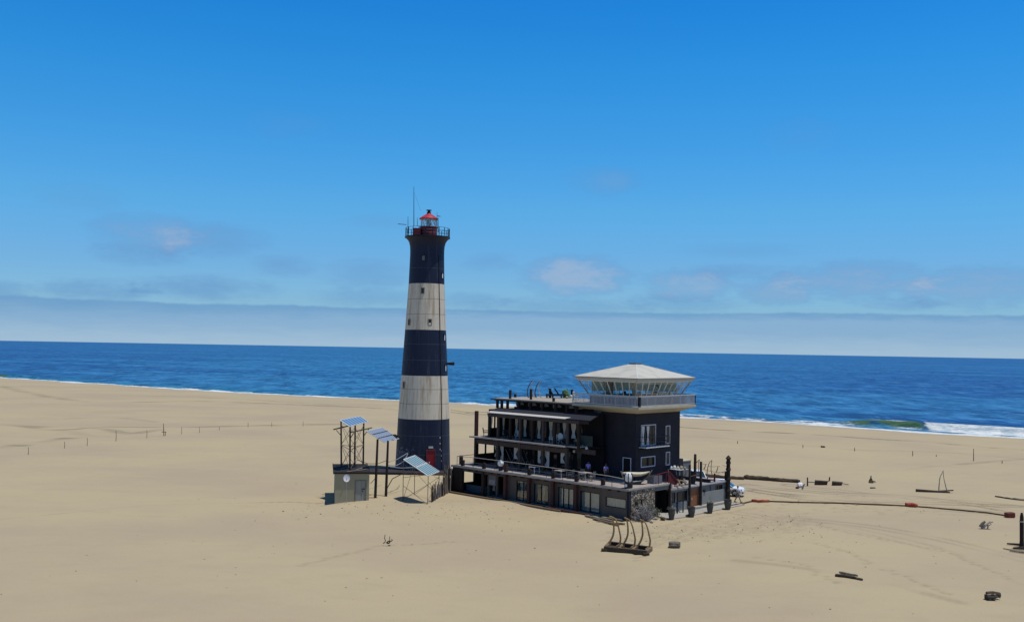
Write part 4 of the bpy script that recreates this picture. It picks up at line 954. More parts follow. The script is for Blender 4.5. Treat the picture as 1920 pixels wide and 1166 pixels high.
# hammock on a curved timber stand
hm = thing('hammock', B(1.3, 3.4, 3.0), 'bleached canvas hammock slung in a curved timber stand outside the square tower', 'hammock')
A_ = [(1164, 883), (1168, 893), (1176, 901), (1188, 905), (1202, 903), (1214, 894), (1223, 881)]
yd = G(1190, 907, 3.0).y
q = MB(); q.tube([Q(x, y, yd) for x, y in A_], [.05, .08, .09, .10, .09, .08, .05], 8); q.build('stand', wood_grey, hm, smooth=True)
MB().bar(Q(1180, 907, yd - .6), Q(1181, 904, yd + .6), .12).bar(Q(1200, 907, yd - .6), Q(1201, 904, yd + .6), .12).build('foot', wood_dark, hm)
hp_ = [(1167.5, 886.5), (1173, 890), (1180, 892), (1190, 892.5), (1200, 891.5), (1210, 888.5), (1218, 884.5)]
vs = []; fs = []; n = 8
for i, (x, y) in enumerate(hp_):
    u = i / (len(hp_) - 1); wd = 1.5 * math.sin(PI * min(max(u, .03), .97)) ** .6
    p = Q(x, y, yd)
    for j in range(n + 1):
        a = j / n - .5; vs.append(p + Vector((0, a * wd, abs(a) ** 2 * 1.0 * wd * .8 + .04 * math.sin(j * 2.3 + i))))
bs_ = len(vs); vs += [v - Vector((0, 0, .015)) for v in vs]
for i in range(len(hp_) - 1):
    for j in range(n): a = i * (n + 1) + j; fs += [(a, a + 1, a + n + 2, a + n + 1), (bs_ + a + n + 1, bs_ + a + n + 2, bs_ + a + 1, bs_ + a)]
MB().add(vs, fs).build('hammock_cloth', canvas, hm, smooth=True)
# red draped balustrade, timber stack and fencing at the step between the roofs
th = thing('draped_balustrade', B(0, 6.0, 3), 'dark red painted balustrade sloping down between the terrace and the lower roof', 'railing')
MB().bar(B(.3, 4.9, 3.95), B(.1, 6.6, 4.15), .06).bar(B(.1, 6.6, 4.15), B(-.05, 7.9, 3.05), .07).build('handrail', maroon, th)
for t_ in (4.9, 6.2, 6.6, 7.2): MB().bar(B(.15, t_, 2.98 if t_ < 6.5 else 2.4), B(.15, t_, 4.0 if t_ < 6.7 else 3.7), .06).build('rail_post', maroon, th)
q = MB(); f = lambda s_, t_, z: B(s_, t_, z)
q.add([B(.12, 6.45, 3.1), B(.0, 7.8, 2.6), B(-.0, 7.8, 3.1), B(.1, 6.6, 4.1)] + [B(.16, 6.45, 3.1), B(.04, 7.8, 2.6), B(.04, 7.8, 3.1), B(.14, 6.6, 4.1)], [(0, 1, 2, 3), (7, 6, 5, 4), (0, 4, 5, 1), (1, 5, 6, 2), (2, 6, 7, 3), (3, 7, 4, 0)])
q.build('side_panel', mat('dark red cloth', (.12, .02, .025), .8, var=.3), th)
bx = thing('planter_box', B(.7, 5.5, 3), 'grey planter box beside the red balustrade on the terrace', 'planter'); q = MB(); q.box(B, .5, 1.3, 4.6, 6.0, 3.0, 3.75); q.build('box', mat('lilac grey box', (.16, .15, .17), .8), bx); q = MB(); q.box(B, .6, 1.2, 4.7, 5.9, 3.75, 3.78); q.build('soil', felt_black, bx)
def log(name, pts, r, m_, label, cat, group=None, n=9, rough=.12, parent=None, taper=(1, .85)):
    P = [Vector(p) for p in pts]; k = 10; L_ = []
    for i in range(k + 1):
        u = i / k * (len(P) - 1); a = int(min(u, len(P) - 2)); L_.append(P[a].lerp(P[a + 1], u - a) + Vector((random.uniform(-1, 1), random.uniform(-1, 1), random.uniform(-1, 1))) * r * rough)
    q = MB(); q.tube(L_, [r * lerp(taper[0], taper[1], i / k) * random.uniform(.85, 1.15) * (.75 if i in (0, k) else 1) for i in range(k + 1)], n)
    for v in q.v: v += Vector((random.uniform(-1, 1), random.uniform(-1, 1), random.uniform(-1, 1))) * r * .13
    o = q.build(name, m_, parent, smooth=True)
    if parent is None: tag(o, label, cat, group)
    return o
gp = 'bleached driftwood pieces piled on the lower roof'
for k, (a, b2) in enumerate([((1263, 904), (1284, 898)), ((1265, 908), (1287, 903)), ((1264, 911), (1289, 908)), ((1268, 900), (1276, 910)), ((1275, 899), (1289, 908))]):
    pa = G(a[0], a[1], 2.55 + k * .08); pb = G(b2[0], b2[1], 2.55 + k * .08); mid = (pa + pb) / 2 + Vector((0, 0, .28 if k in (1, 3) else .02))
    log('driftwood_piece', [pa, mid, pb], .09, wood_tan if k % 2 else wood_grey, 'bleached driftwood piece in the pile on the lower roof, ' + ['back', 'arched middle', 'front', 'short crossing', 'diagonal right'][k] + ' one', 'driftwood', gp)
tb = table(G(1271, 893, 3.0), 'grey table crowded with pale pots beside the square tower', 1.6, R(-44), rail_grey, h_=.8)
tp_ = G(1271, 893, 3.0)
gl = ['white round pot left on the roof table', 'white jug second from left on the roof table', 'buff round pot in the middle of the roof table', 'pale skull shaped stone second from right on the roof table', 'green tinged pot right on the roof table']
for k in range(5):
    c = tp_ + Vector((-.72 + k * .34, -.72 * 0 - .2 + .34 * (k - 2) * -.3, .8)); r = .15 + .03 * (k % 2)
    q = MB(); q.lathe(c, [(r * .55, 0), (r * .95, r * .4), (r, r), (r * .7, r * 1.7), (r * .45, r * 1.9), (r * .5, r * 2.1), (r * .3, r * 2.1), (r * .3, r * 1.2)], 12)
    o = q.build('pot', (plastic_w, white_paint, canvas, bone_pale, leaf_p)[k], smooth=True); tag(o, gl[k], 'pot', 'pots on the roof table')
# flat white service box and dark chimney behind the tower corner
th = thing('service_box', G(1287, 895, 2.4), 'pale grey rendered stair housing with a cream coping behind the square tower', 'hut')
q = MB(); q.box(B, 3.98, 6.0, 14.6, 16.2, 2.4, 4.2); q.build('housing', stucco_grey, th)
q = MB(); q.box(B, 3.93, 6.05, 14.55, 16.25, 4.2, 4.3); q.build('coping', cream, th)
th = thing('water_heater', B(4.3, 14.0, 2.4), 'tall black cabinet wedged between the square tower and the pale stair housing', 'cabinet')
q = MB(); q.box(B, 3.6, 4.3, 13.5, 14.2, 2.4, 4.6); q.build('cabinet', plastic_b, th, bevel=.03); q = MB(); q.box(B, 3.56, 3.6, 13.6, 14.1, 2.6, 3.4); q.build('door', mat('dull black door', (.02, .02, .018), .6), th)
# urns on the roof edge
def urn(loc, label, h_=.8, r=.3, m_=pot_m, group=None, plant=None, name='planter', cat='planter'):
    th = thing(name, loc, label, cat, group); c = Vector(loc)
    MB().lathe(c, [(r * .62, 0), (r * .70, h_ * .1), (r * .98, h_ * .62), (r * 1.0, h_ * .78), (r * .90, h_ * .86), (r * 1.02, h_ * .93), (r * 1.02, h_), (r * .84, h_), (r * .80, h_ * .9), (0, h_ * .88)], 20).build('pot', m_, th, smooth=True)
    if plant:
        q = MB(); rg = random.Random(plant)
        for k in range(90):
            a = rg.uniform(0, 2 * PI); e = rg.uniform(.3, 1.4); L_ = rg.uniform(.2, .5)
            p = c + Vector((math.cos(a) * r * .4, math.sin(a) * r * .4, h_ * .9)); d = Vector((math.cos(a) * math.cos(e), math.sin(a) * math.cos(e), math.sin(e)))
            e2 = p + d * L_; sd_ = d.cross(Vector((0, 0, 1))).normalized() * .035
            q.add([p - sd_ * .5, p + sd_ * .5, (p + e2) / 2 + sd_, e2 - Vector((0, 0, .05)), (p + e2) / 2 - sd_], [(0, 1, 2, 3, 4)])
        q.build('plant', leaf_p, th)
    return th
urn(B(1.1, 10.1, 2.4), 'black urn on the lower roof left of the tall thin pole', .95, .28, plastic_b, 'urns on the lower roof')
urn(B(.6, 11.6, 2.4), 'tall black urn on the lower roof between the two taller poles', 1.3, .32, plastic_b, 'urns on the lower roof')
# tall poles along the right front
def pole(px, ytop, ybot, r, m_, label, s=-.2, carved=False, z0=None):
    t_, zb_ = onS(px, ybot, s); _, zt_ = onS(px, ytop, s)
    if z0 is not None: zb_ = z0
    q = MB(); n = 12; base = B(s, t_, zb_)
    if carved:
        pr = [];
        for k in range(28):
            u = k / 27; rr_ = r * (1.0 + (.35 if k in (8, 15, 21, 25) else 0)) * (1 - .15 * u); pr.append((rr_, (zt_ - zb_) * u))
        pr += [(r * 1.3, zt_ - zb_ + .1), (r * .5, zt_ - zb_ + .35), (.02, zt_ - zb_ + .45)]
        q.lathe(base, pr, 14)
    else: q.lathe(base, [(r, 0), (r * 1.02, (zt_ - zb_) * .5), (r * .9, zt_ - zb_ - .05), (r * .7, zt_ - zb_)], n)
    o = q.build('timber_pole', m_, smooth=True); tag(o, label, 'pole'); return o
pole(1292.5, 871, 956, .13, steel_dark, 'dark timber pole left of the orange brown door')
pole(1313.5, 865, 953, .14, steel_dark, 'dark timber pole right of the orange brown door')
pole(1303, 851, 902, .15, wood_dark, 'tallest dark pole rising from the urn on the lower roof', s=.6)
pole(1365, 861, 944, .24, wood_dark, 'thick carved dark pole at the far right corner of the lodge', carved=True, s=-.3)
pole(1360.5, 883, 900, .12, wood_dark, 'short dark post beside the thick carved pole', s=.2, z0=2.42)
pole(1339.7, 887, 903, .10, wood_red, 'short red brown post on the edge of the lower roof', s=.1, z0=2.42)
pole(1269, 923, 964, .06, black_iron, 'thin black post beside the white door panel', s=-.5)
wr = thing('wire_railing', B(.2, 14, 2.4), 'sagging wires strung between the poles over the lower roof', 'railing')
for a, b2, sag in [((1314, 868), (1326, 870), .05), ((1320, 880), (1362, 886), .1), ((1329, 874), (1346, 874), .03), ((1340, 888), (1362, 883), .0), ((1293, 893), (1313, 888), .0), ((1355, 872), (1365, 874), .02)]:
    t1, z1 = onS(a[0], a[1], .2); t2, z2 = onS(b2[0], b2[1], .2)
    MB().tube([B(.2, t1, z1), B(.2, (t1 + t2) / 2, (z1 + z2) / 2 - sag), B(.2, t2, z2)], .022, 5).build('wire', steel_rust, wr)
# whale rib sculptures -------------------------------------------------
def rib(par, pts, Yd, r0_, r1_, m_, name='rib', dy=0.0):
    P = [Q(x, y, Yd + dy * i / (len(pts) - 1)) for i, (x, y) in enumerate(pts)]
    sm = []
    for i in range(len(P) - 1):
        p0 = P[max(i - 1, 0)]; p1 = P[i]; p2 = P[i + 1]; p3 = P[min(i + 2, len(P) - 1)]
        for k in range(4):
            t = k / 4; sm.append(.5 * (2 * p1 + (p2 - p0) * t + (2 * p0 - 5 * p1 + 4 * p2 - p3) * t * t + (3 * p1 - p0 - 3 * p2 + p3) * t ** 3))
    sm.append(P[-1]); n = len(sm)
    return MB().tube(sm, [lerp(r0_, r1_, i / (n - 1)) * (1 if i else .8) for i in range(n)], 8).build(name, m_, par, smooth=True)
c5 = lambda x, y: (1120 + x / 10.6, 940 + y / 10.6)
rk = thing('whale_rib_sculpture', GG(1176, 1034), 'dark timber trough carrying three pairs of tall ochre whale ribs in front of the lodge', 'sculpture')
Yr = GG(1176, 1032).y
for dx in (0, 290, 590):
    rib(rk, [c5(225 + dx * .98, 830 + dx * .09), c5(295 + dx * .97, 715 + dx * .09), c5(326 + dx * .97, 600 + dx * .11), c5(325 + dx * .97, 460 + dx * .12), c5(305 + dx * .98, 350 + dx * .10), c5(285 + dx, 305 + dx * .11), c5(238 + dx * 1.03, 290 + dx * .10)], Yr, .085, .05, bone if dx == 590 else bone)
    rib(rk, [c5(372 + dx, 895 + dx * .09), c5(440 + dx, 845 + dx * .08), c5(462 + dx, 720 + dx * .10), c5(440 + dx, 590 + dx * .12), c5(402 + dx, 440 + dx * .12), c5(350 + dx, 340 + dx * .11), c5(262 + dx, 293 + dx * .10)], Yr - .1, .085, .045, bone, dy=.1)
ZB = gh(rk.location.x, rk.location.y)
fa, fb = G(*c5(140, 975), ZB), G(*c5(975, 1060), ZB); ba, bb2 = G(*c5(232, 870), ZB), G(*c5(1085, 985), ZB)
def beam(par, a, b2, w_, h_, z, m_, name='beam', bev=.02):
    q = MB(); q.bar(a + Vector((0, 0, z + h_ / 2)), b2 + Vector((0, 0, z + h_ / 2)), w_, h_); return q.build(name, m_, par, bevel=bev)
beam(rk, fa, fb, .28, .34, .02, wood_log); beam(rk, ba, bb2, .24, .34, .02, wood_log)
for u in (0.02, .34, .66, .98): beam(rk, fa.lerp(fb, u), ba.lerp(bb2, u), .26, .28, .06, wood_tan, 'cross_beam')
for u in (.0, .99): beam(rk, fa.lerp(fb, u) - Vector((.25, .1, 0)), fa.lerp(fb, u) + Vector((.25, -.1, 0)), .3, .3, -.1, wood_log, 'foot')
MB().add([fa + Vector((0, 0, .06)), fb + Vector((0, 0, .06)), bb2 + Vector((0, 0, .06)), ba + Vector((0, 0, .06))], [(0, 1, 2, 3)]).build('trough_floor', wood_log, rk)
# the ribs on the roof deck
c6 = lambda x, y: (960 + x / 13.71, 700 + y / 13.71)
Y6 = G(1010, 745.5, 10.5).y
for nm, pl, pr_ in (('left', [(440, 625), (400, 570), (395, 470), (420, 350), (470, 250), (540, 160)], [(600, 650), (550, 570), (515, 470), (505, 350), (515, 250), (555, 160)]), ('right', [(640, 645), (600, 570), (595, 470), (620, 360), (670, 250), (755, 165)], [(780, 640), (725, 585), (700, 490), (680, 380), (690, 270), (750, 165)])):
    sc_ = thing('whale_rib_arch', Q(*c6(pl[0][0] + 60, 640), Y6), 'curved pair of bleached whale ribs on the roof deck, the %s pair of two' % nm, 'sculpture', 'whale rib arches on the roof deck')
    rib(sc_, [c6(*p) for p in pl], Y6, .075, .035, mat('dark whale bone', (.09, .075, .07), .7)); rib(sc_, [c6(*p) for p in pr_], Y6 - .3, .06, .035, bone_pale, dy=.3)
    q = MB(); a = Q(*c6(pl[0][0] - 40, 632), Y6); b2 = Q(*c6(pr_[0][0] + 60, 650), Y6 - .4); q.bar(a, b2, .3, .10); q.build('base', wood_tan, sc_, bevel=.02)
# the ribs on the lower roof
c7 = lambda x, y: (1270 + x / 14.57, 840 + y / 14.57)
for k, (pl, pr_) in enumerate([([(500, 700), (500, 560), (510, 430), (550, 360), (610, 305)], [(575, 700), (575, 560), (575, 480), (580, 400), (605, 310)]), ([(830, 850), (812, 740), (820, 600), (850, 460), (890, 380), (945, 325)], [(985, 800), (945, 700), (925, 600), (925, 480), (945, 330)])]):
    Y7 = B(.8, 11.5 if k == 0 else 14.0, 2.4).y
    sc_ = thing('whale_rib_arch', Q(*c7(pl[0][0] + 60, pl[0][1]), Y7), 'dark whale rib pair on the lower roof, ' + ('beside the tallest pole' if k == 0 else 'left of the short red brown post'), 'sculpture', 'whale rib arches on the lower roof')
    rib(sc_, [c7(*p) for p in pl], Y7, .05, .03, wood_tan); rib(sc_, [c7(*p) for p in pr_], Y7, .045, .03, wood_tan)
    q = MB(); q.bar(Q(*c7(pl[0][0] - 20, pl[0][1] + 10), Y7), Q(*c7(pr_[0][0] + 10, pl[0][1] + 15), Y7), .4, .1); q.build('base', maroon, sc_, bevel=.02)
for k, pts in enumerate([[(720, 580), (760, 510), (770, 430)], [(1060, 660), (1100, 560), (1105, 500), (1160, 492)], [(200, 760), (230, 680), (240, 610)]]):
    Y7 = B(.5, 13, 2.4).y; q = MB(); q.tube([Q(*c7(*p), Y7) for p in pts], [.05, .045, .03] + [.03] * (len(pts) - 3), 7)
    tag(q.build('branch', wood_tan, smooth=True), 'thin upright bleached branch on the lower roof, ' + ['near the two poles', 'forked one nearest the carved pole', 'before the pale stair housing'][k], 'branch')
# far rib pair on a log raft
c8 = lambda x, y: (1380 + x / 3.556, 840 + y / 3.556)
fr_ = thing('whale_rib_arch', GG(1760, 924), 'tall thin pair of whale ribs on a dark log far out on the sand', 'sculpture')
Y8 = GG(1750, 922).y
rib(fr_, [c8(1352, 280), c8(1355, 240), c8(1362, 190), c8(1384, 148)], Y8, .075, .04, bone_pale); rib(fr_, [c8(1405, 280), c8(1395, 240), c8(1386, 200), c8(1380, 148)], Y8, .065, .04, bone_pale)
for a, b2, r in (((1200, 280), (1425, 298), .2), ((1350, 285), (1450, 280), .09)):
    P_ = [Q(*c8(*a), Y8), Q(*c8(*b2), Y8 - .5)]; q = MB(); q.bar(P_[0], P_[1], r * 2, r * 1.5); q.build('log', wood_log, fr_, bevel=.04)
# posts and loungers on the roof deck
for k, (px, y1, y0, t_) in enumerate([(956.5, 731, 747.5, 4.0), (995.5, 729, 749, 4.6), (1031.3, 728, 744.5, 9.5), (1072.5, 730, 742, 12.5), (1038, 746, 752, 3.9), (966, 743, 746, 6.5)]):
    s_, zb_ = onT(px, y0, t_); _, zt_ = onT(px, y1, t_)
    q = MB(); q.box(offs(B(s_, t_, 0), R(-44)), -.11, .11, -.11, .11, 10.5, max(zt_, 10.9)); o = q.build('deck_post', wood_dark, bevel=.015)
    tag(o, 'dark timber post on the roof deck, ' + ['leftmost tall one', 'in front of the left rib arch', 'beside the sun loungers', 'nearest the lookout railing', 'low stub on the front edge', 'short stub at the back left'][k], 'post', 'posts on the roof deck')
def lounger(loc, rot, label):
    th = thing('sun_lounger', loc, label, 'sun lounger', 'sun loungers on the roof deck'); f = offs(loc, rot)
    MB().box(f, -.95, .95, -.34, .34, .28, .38).build('base', wood_dark, th, bevel=.02)
    MB().box(f, -.93, .25, -.30, .30, .38, .46).build('mattress', cushion_b, th, bevel=.03)
    MB().box(lambda x, y, z: f(x - (z - .38) * .75 * 1, y, z), .25, .37, -.30, .30, .38, 1.15).build('backrest', cushion_b, th, bevel=.02) if False else MB().box(lambda x, y, z: f(x - (z - .4) * .7, y, z), -.22, -.10, -.30, .30, .40, 1.12).build('backrest', cushion_b, th, bevel=.02)
    for i in (-.85, .85):
        for j in (-.28, .28): MB().box(f, i - .04, i + .04, j - .04, j + .04, 0, .28).build('leg', wood_dark, th)
lounger(G(1039, 746, 10.5), R(8), 'sun lounger with a raised dark backrest, nearer the dark post on the roof deck'); lounger(G(1050, 746, 10.5) + Vector((.0, .2, 0)), R(8), 'sun lounger with a raised dark backrest, in the middle of the roof deck row')
th = thing('folded_parasol', G(1063, 746, 10.5), 'green cloth covered chair beside the sun loungers on the roof deck', 'chair'); c = th.location
q = MB(); q.lathe(c, [(.34, .0), (.30, .3), (.34, .55), (.26, .85), (.10, .98)], 12, 1.2, .8)
for v in q.v: v += Vector((-(v.z - 10.5) * .25 + random.uniform(-.06, .06), random.uniform(-.06, .06), random.uniform(-.06, .06)))
q.build('cloth', cushion_g, th); MB().tube([c, c + Vector((0, 0, 1.1))], .04).build('pole', wood_dark, th)
for k, (x, y, r) in enumerate([(1063, 747, .16), (1071, 746, .2)]):
    c = G(x, y, 10.5); q = MB(); q.lathe(c, [(r * .8, 0), (r, r * .5), (r * .9, r * 1.4), (r * .3, r * 1.7)], 12); tag(q.build('boulder', plastic_w if k else bone_pale, smooth=True), 'small pale round stone on the roof deck ' + ('by the lookout railing' if k else 'beside the green covered chair'), 'stone')
chair(G(1080, 750, 10.5), 'pale slatted chair behind the left end of the lookout railing', R(60), rail_grey)
# verandah furniture
chair(B(22.2, 2.6, 6.2), 'dark curved armchair at the open left end of the top verandah', R(100), plastic_b, 'chairs on the top verandah', .6)
chair(B(19.0, 2.7, 6.2), 'dark lounge chair on the top verandah beside the leftmost brown post', R(20), plastic_b, 'chairs on the top verandah', .6)
chair(B(17.2, 2.6, 6.2), 'white low chair on the top verandah near the second brown post', R(-20), rail_grey, 'chairs on the top verandah', .55)
chair(B(12.1, 2.6, 6.2), 'white armchair near the right end of the top verandah', R(-60), white_paint, 'chairs on the top verandah', .6)
c = B(11.3, 2.8, 6.2); th = thing('round_chair', c, 'white round backed chair near the right end of the top verandah', 'chair')
q = MB(); q.lathe(c, [(.28, .38), (.3, .45), (.0, .46)], 14); q.build('seat', white_paint, th, smooth=True)
q = MB(); vs = [c + Vector((0, 0, .75)) + (U * math.cos(a) * .36 + Vector((0, 0, 1)) * math.sin(a) * .38) + V * (.05 + dv) for dv in (0, .05) for a in np.linspace(0, 2 * PI, 17)[:-1]]
q.add(vs, [tuple(range(16)), tuple(reversed(range(16, 32)))] + [(i, 16 + i, 16 + (i + 1) % 16, (i + 1) % 16) for i in range(16)]); q.build('backrest', white_paint, th)
for k in range(3): MB().tube([c + Vector((math.cos(k * 2.1) * .1, math.sin(k * 2.1) * .1, .38)), c + Vector((math.cos(k * 2.1) * .28, math.sin(k * 2.1) * .28, 0))], .025, 6).build('leg', white_paint, th)
table(B(10.6, 2.8, 6.2), 'low dark table near the right end of the top verandah', .9, R(-44), plastic_b, h_=.5)
urn(B(8.9, 2.7, 6.2), 'dark pot holding a leafy plant at the right end of the top verandah', .4, .22, plastic_b, None, 5)
# hanging swing frames on the middle verandah
for k, (x0, x1) in enumerate([(938, 953), (955, 972), (981, 996)]):
    c = B(*( (onT(x0 + 6, 850, 3.0)[0], 3.0, 3.0))); th = thing('deck_chair', c, 'pale framed canvas deck chair on the middle verandah, ' + ['left', 'middle', 'right'][k] + ' one of the row', 'deck chair', 'deck chairs on the middle verandah')
    f = lambda a, b2, z: c + U * -a + V * b2 + Vector((0, 0, z))
    for j in (-.32, .32):
        MB().bar(f(-.75, j, 2.0), f(.55, j, .05), .05).build('frame', chair_grey, th); MB().bar(f(.0, j, .05), f(.45, j, 1.0), .05).build('prop', chair_grey, th)
    q = MB(); q.add([f(-.65, -.3, 1.85), f(-.65, .3, 1.85), f(-.1, .3, .75), f(-.1, -.3, .75)] + [f(-.62, -.3, 1.85), f(-.62, .3, 1.85), f(-.07, .3, .75), f(-.07, -.3, .75)], [(0, 1, 2, 3), (7, 6, 5, 4), (0, 4, 5, 1), (1, 5, 6, 2), (2, 6, 7, 3), (3, 7, 4, 0)]); q.build('canvas', cushion_b, th)
table(B(9.6, 1.1, 3.0), 'white topped table behind the terrace railing left of the seated people', 1.0, R(-44), rail_bleach, 'tables on the terrace')
table(B(6.9, 1.7, 3.0), 'white topped table behind the terrace railing closest to the left violet shirt', 1.0, R(-44), rail_bleach, 'tables on the terrace')
table(B(13.4, 1.2, 3.0), 'pale table behind the terrace railing below the white curtains', .9, R(-44), rail_grey, 'tables on the terrace')
for k, (s_, t_) in enumerate([(10.6, 1.4), (8.4, 1.3), (7.8, 2.2), (5.9, 1.6)]):
    chair(B(s_, t_, 3.0), 'pale chair behind the terrace railing, ' + ordn[k] + ' of the four by the tables', R((60, -120, -30, -130)[k]), chair_grey, 'chairs on the terrace', .5)
# hanging lamps in the bar corner
for k, (x, y) in enumerate([(1093.5, 836), (1100, 840), (1077, 846), (1084, 846.5)]):
    s_, z_ = onT(x, y, 3.4); c = B(s_, 3.4, z_); th = thing('pendant_lamp', c, 'small white pendant lamp hanging in the bar corner, ' + ['round highest one', 'bell shaped rightmost one', 'low leftmost one', 'low second from left'][k], 'lamp', 'pendant lamps in the bar corner')
    MB().lathe(c, [(.16, -.12), (.17, 0), (.10, .14), (.03, .2)], 12).build('shade', plastic_w, th, smooth=True); MB().tube([c + Vector((0, 0, .18)), c + Vector((0, 0, 5.98 - z_))], .01, 4).build('cord', black_iron, th)
# chalk boards and cloth by the ground floor door
th = thing('wall_picture', B(18.9, .45, 1.4), 'grey framed double picture on the ground floor wall at the left', 'picture'); q = MB(); q.box(B, 18.35, 19.45, .42, .49, 1.25, 2.5); q.build('frame', mat('grey board', (.19, .17, .17), .8), th); q = MB(); q.box(B, 18.45, 18.87, .40, .42, 1.35, 1.85).box(B, 18.93, 19.35, .40, .42, 1.35, 1.85); q.build('print', mat('pale print', (.30, .29, .30), .8), th)
# timber kerb along the front
q = MB(); rg = random.Random(3)
tk = thing('timber_edging', B(12, -1.2, 0), 'long dark timber edging beam lying in the sand along the front of the lodge', 'timber edging')
for a, b2, t_, z, hgt in [(25.4, 17.2, -.75, -.10, .24), (17.4, 10.2, -.85, -.1, .26), (13.2, 7.6, -1.05, -.08, .24), (9.8, 3.6, -.95, -.10, .34)]:
    q = MB(); q.bar(B(a, t_, z + hgt / 2), B(b2, t_ - .1, z + hgt / 2), .22, hgt); q.build('plank', wood_tan if t_ != -.95 else wood_red, tk, bevel=.02)
q = MB(); q.box(B, .2, 25.0, -.74, .34, -.30, .02); q.build('boardwalk', felt_black, tk)
for k, (a, b2) in enumerate([((1097, 968), (1150, 980)), ((1112, 974), (1160, 987)), ((1128, 972), (1166, 977)), ((1140, 982), (1172, 984))]):
    log('loose_plank', [GG(*a) + Vector((0, 0, .12)), GG(*b2) + Vector((0, 0, .12))], .11, wood_tan if k % 2 else wood_grey, 'loose weathered plank in the sand below the wide curtained window, ' + ['back left', 'front left', 'top right', 'front right'][k] + ' one', 'plank', 'loose planks by the lodge', rough=.05)
# dry bush at the corner
def bush(c, rx, h_, label, seed, n=170, m_=twig_m, leaf=leaf_p, nl=1500):
    rg = random.Random(seed); th = thing('dry_bush', c, label, 'bush'); q = MB(); lq = MB(); c = Vector(c)
    for k in range(n):
        a = rg.uniform(0, 2 * PI); sp = rg.random() ** .7; hh = h_ * rg.uniform(.35, 1.0) * (1 - .35 * sp); o = c + Vector((math.cos(a), math.sin(a), 0)) * rg.uniform(0, .3) * rx
        d = Vector((math.cos(a) * sp * rx, math.sin(a) * sp * rx, 0)); pts = [o]
        for u in (.3, .6, .85, 1): pts.append(o + d * (u ** .8) + Vector((rg.uniform(-.12, .12), rg.uniform(-.12, .12), hh * math.sin(u * PI * .55) + rg.uniform(-.08, .08))))
        q.tube(pts, [.045, .036, .028, .02, .012], 4)
        for j in range(nl // n):
            p = pts[rg.choice((2, 3, 4))] + Vector((rg.uniform(-.16, .16), rg.uniform(-.16, .16), rg.uniform(-.16, .16))); e = Vector((rg.uniform(-1, 1), rg.uniform(-1, 1), rg.uniform(-1, 1))).normalized() * .06; g = e.cross(Vector((rg.uniform(-1, 1), rg.uniform(-1, 1), rg.uniform(-1, 1)))).normalized() * .03
            lq.add([p - e, p + g, p + e, p - g], [(0, 1, 2, 3)])
    q.build('branches', m_, th); lq.build('foliage', leaf, th); return th
bush(B(-.75, 1.3, -.1), 1.15, 1.75, 'large tangled grey leaved bush against the pebble clad wall', 4, 105, nl=420)
bush(B(-.5, 3.2, -.1), .55, 1.3, 'smaller dusty bush at the right end of the pebble clad wall', 6, 90, leaf=leaf_g, nl=1200)
# concrete pad with boulders
q = MB(); P_ = [B(-.02, 4.0, .10), B(-.02, 17.4, .10), B(-1.9, 17.6, .03), B(-2.0, 12, .03), B(-2.1, 8.5, .03), B(-2.3, 6.0, .03), B(-2.0, 3.9, .03)]
q.add(P_ + [p - Vector((0, 0, .5)) for p in P_], [tuple(range(7)), tuple(reversed(range(7, 14)))] + [(i, 7 + i, 7 + (i + 1) % 7, (i + 1) % 7) for i in range(7)])
tag(q.build('concrete_walkway', concrete), None, None, kind='structure')
q = MB(); q.box(B, -.55, -.05, 10.05, 17.3, .101, .30); tag(q.build('kerb_step', concrete, bevel=.02), 'long pale concrete step below the grey wall of the annex', 'step')
def rock(c, r, m_, label, cat='rock', group=None, seed=1, sq=(1, 1, .7), name='rock'):
    rg = np.random.RandomState(seed); q = MB(); n = 12; k = 8; c = Vector(c)
    ph = rg.rand(6) * 6
    for i in range(k + 1):
        th_ = PI * i / k
        for j in range(n):
            a = 2 * PI * j / n; rr_ = r * (1 + .22 * math.sin(3 * a + ph[0] + i * .5) + .14 * math.sin(5 * a + ph[1] + i) + rg.uniform(-.1, .1))
            q.v.append(c + Vector((rr_ * math.sin(th_) * math.cos(a) * sq[0], rr_ * math.sin(th_) * math.sin(a) * sq[1], r * sq[2] * (.8 - math.cos(th_)) * (1 if i < k else 1))))
    for i in range(k):
        for j in range(n): a = i * n + j; b2 = i * n + (j + 1) % n; q.f.append((a, b2, b2 + n, a + n))
    o = q.build(name, m_, smooth=False); tag(o, label, cat, group); return o
for k, (x, y, r) in enumerate([(1243, 975, .26), (1237, 966, .22), (1229, 974, .2), (1222, 980, .18), (1250, 967, .17)]):
    rock(GG(x, y), r, concrete if k != 0 else wood_log, ['dark rock beside the leafy stone pot at the entrance', 'pale rock in front of the dark entrance opening', 'pale rock at the foot of the pebble clad wall', 'small pale rock nearest the tangled bush', 'small pale rock right of the entrance opening'][k], group='rocks at the entrance', seed=k)
# stone planters
gpn = 'stone planters along the front of the annex'
urn(GG(1259, 974), 'dark stone planter with a pale wispy plant by the entrance opening', 1.05, .34, pot_m, gpn, 11)
urn(GG(1296.5, 969), 'squat dark stone planter standing in front of the orange brown door', 1.0, .36, pot_m, gpn); urn(GG(1331, 962), 'dark stone planter in front of the blank grey wall of the annex', 1.05, .34, pot_m, gpn, 13); urn(GG(1364.5, 955), 'dark stone planter nearest the walking person and the white car', 1.05, .38, pot_m, gpn)
log('fallen_log', [GG(1287, 969.5) + Vector((0, 0, .1)), GG(1294, 967) + Vector((0, 0, .14))], .14, wood_log, 'short dark log lying against the planter by the orange brown door', 'log')
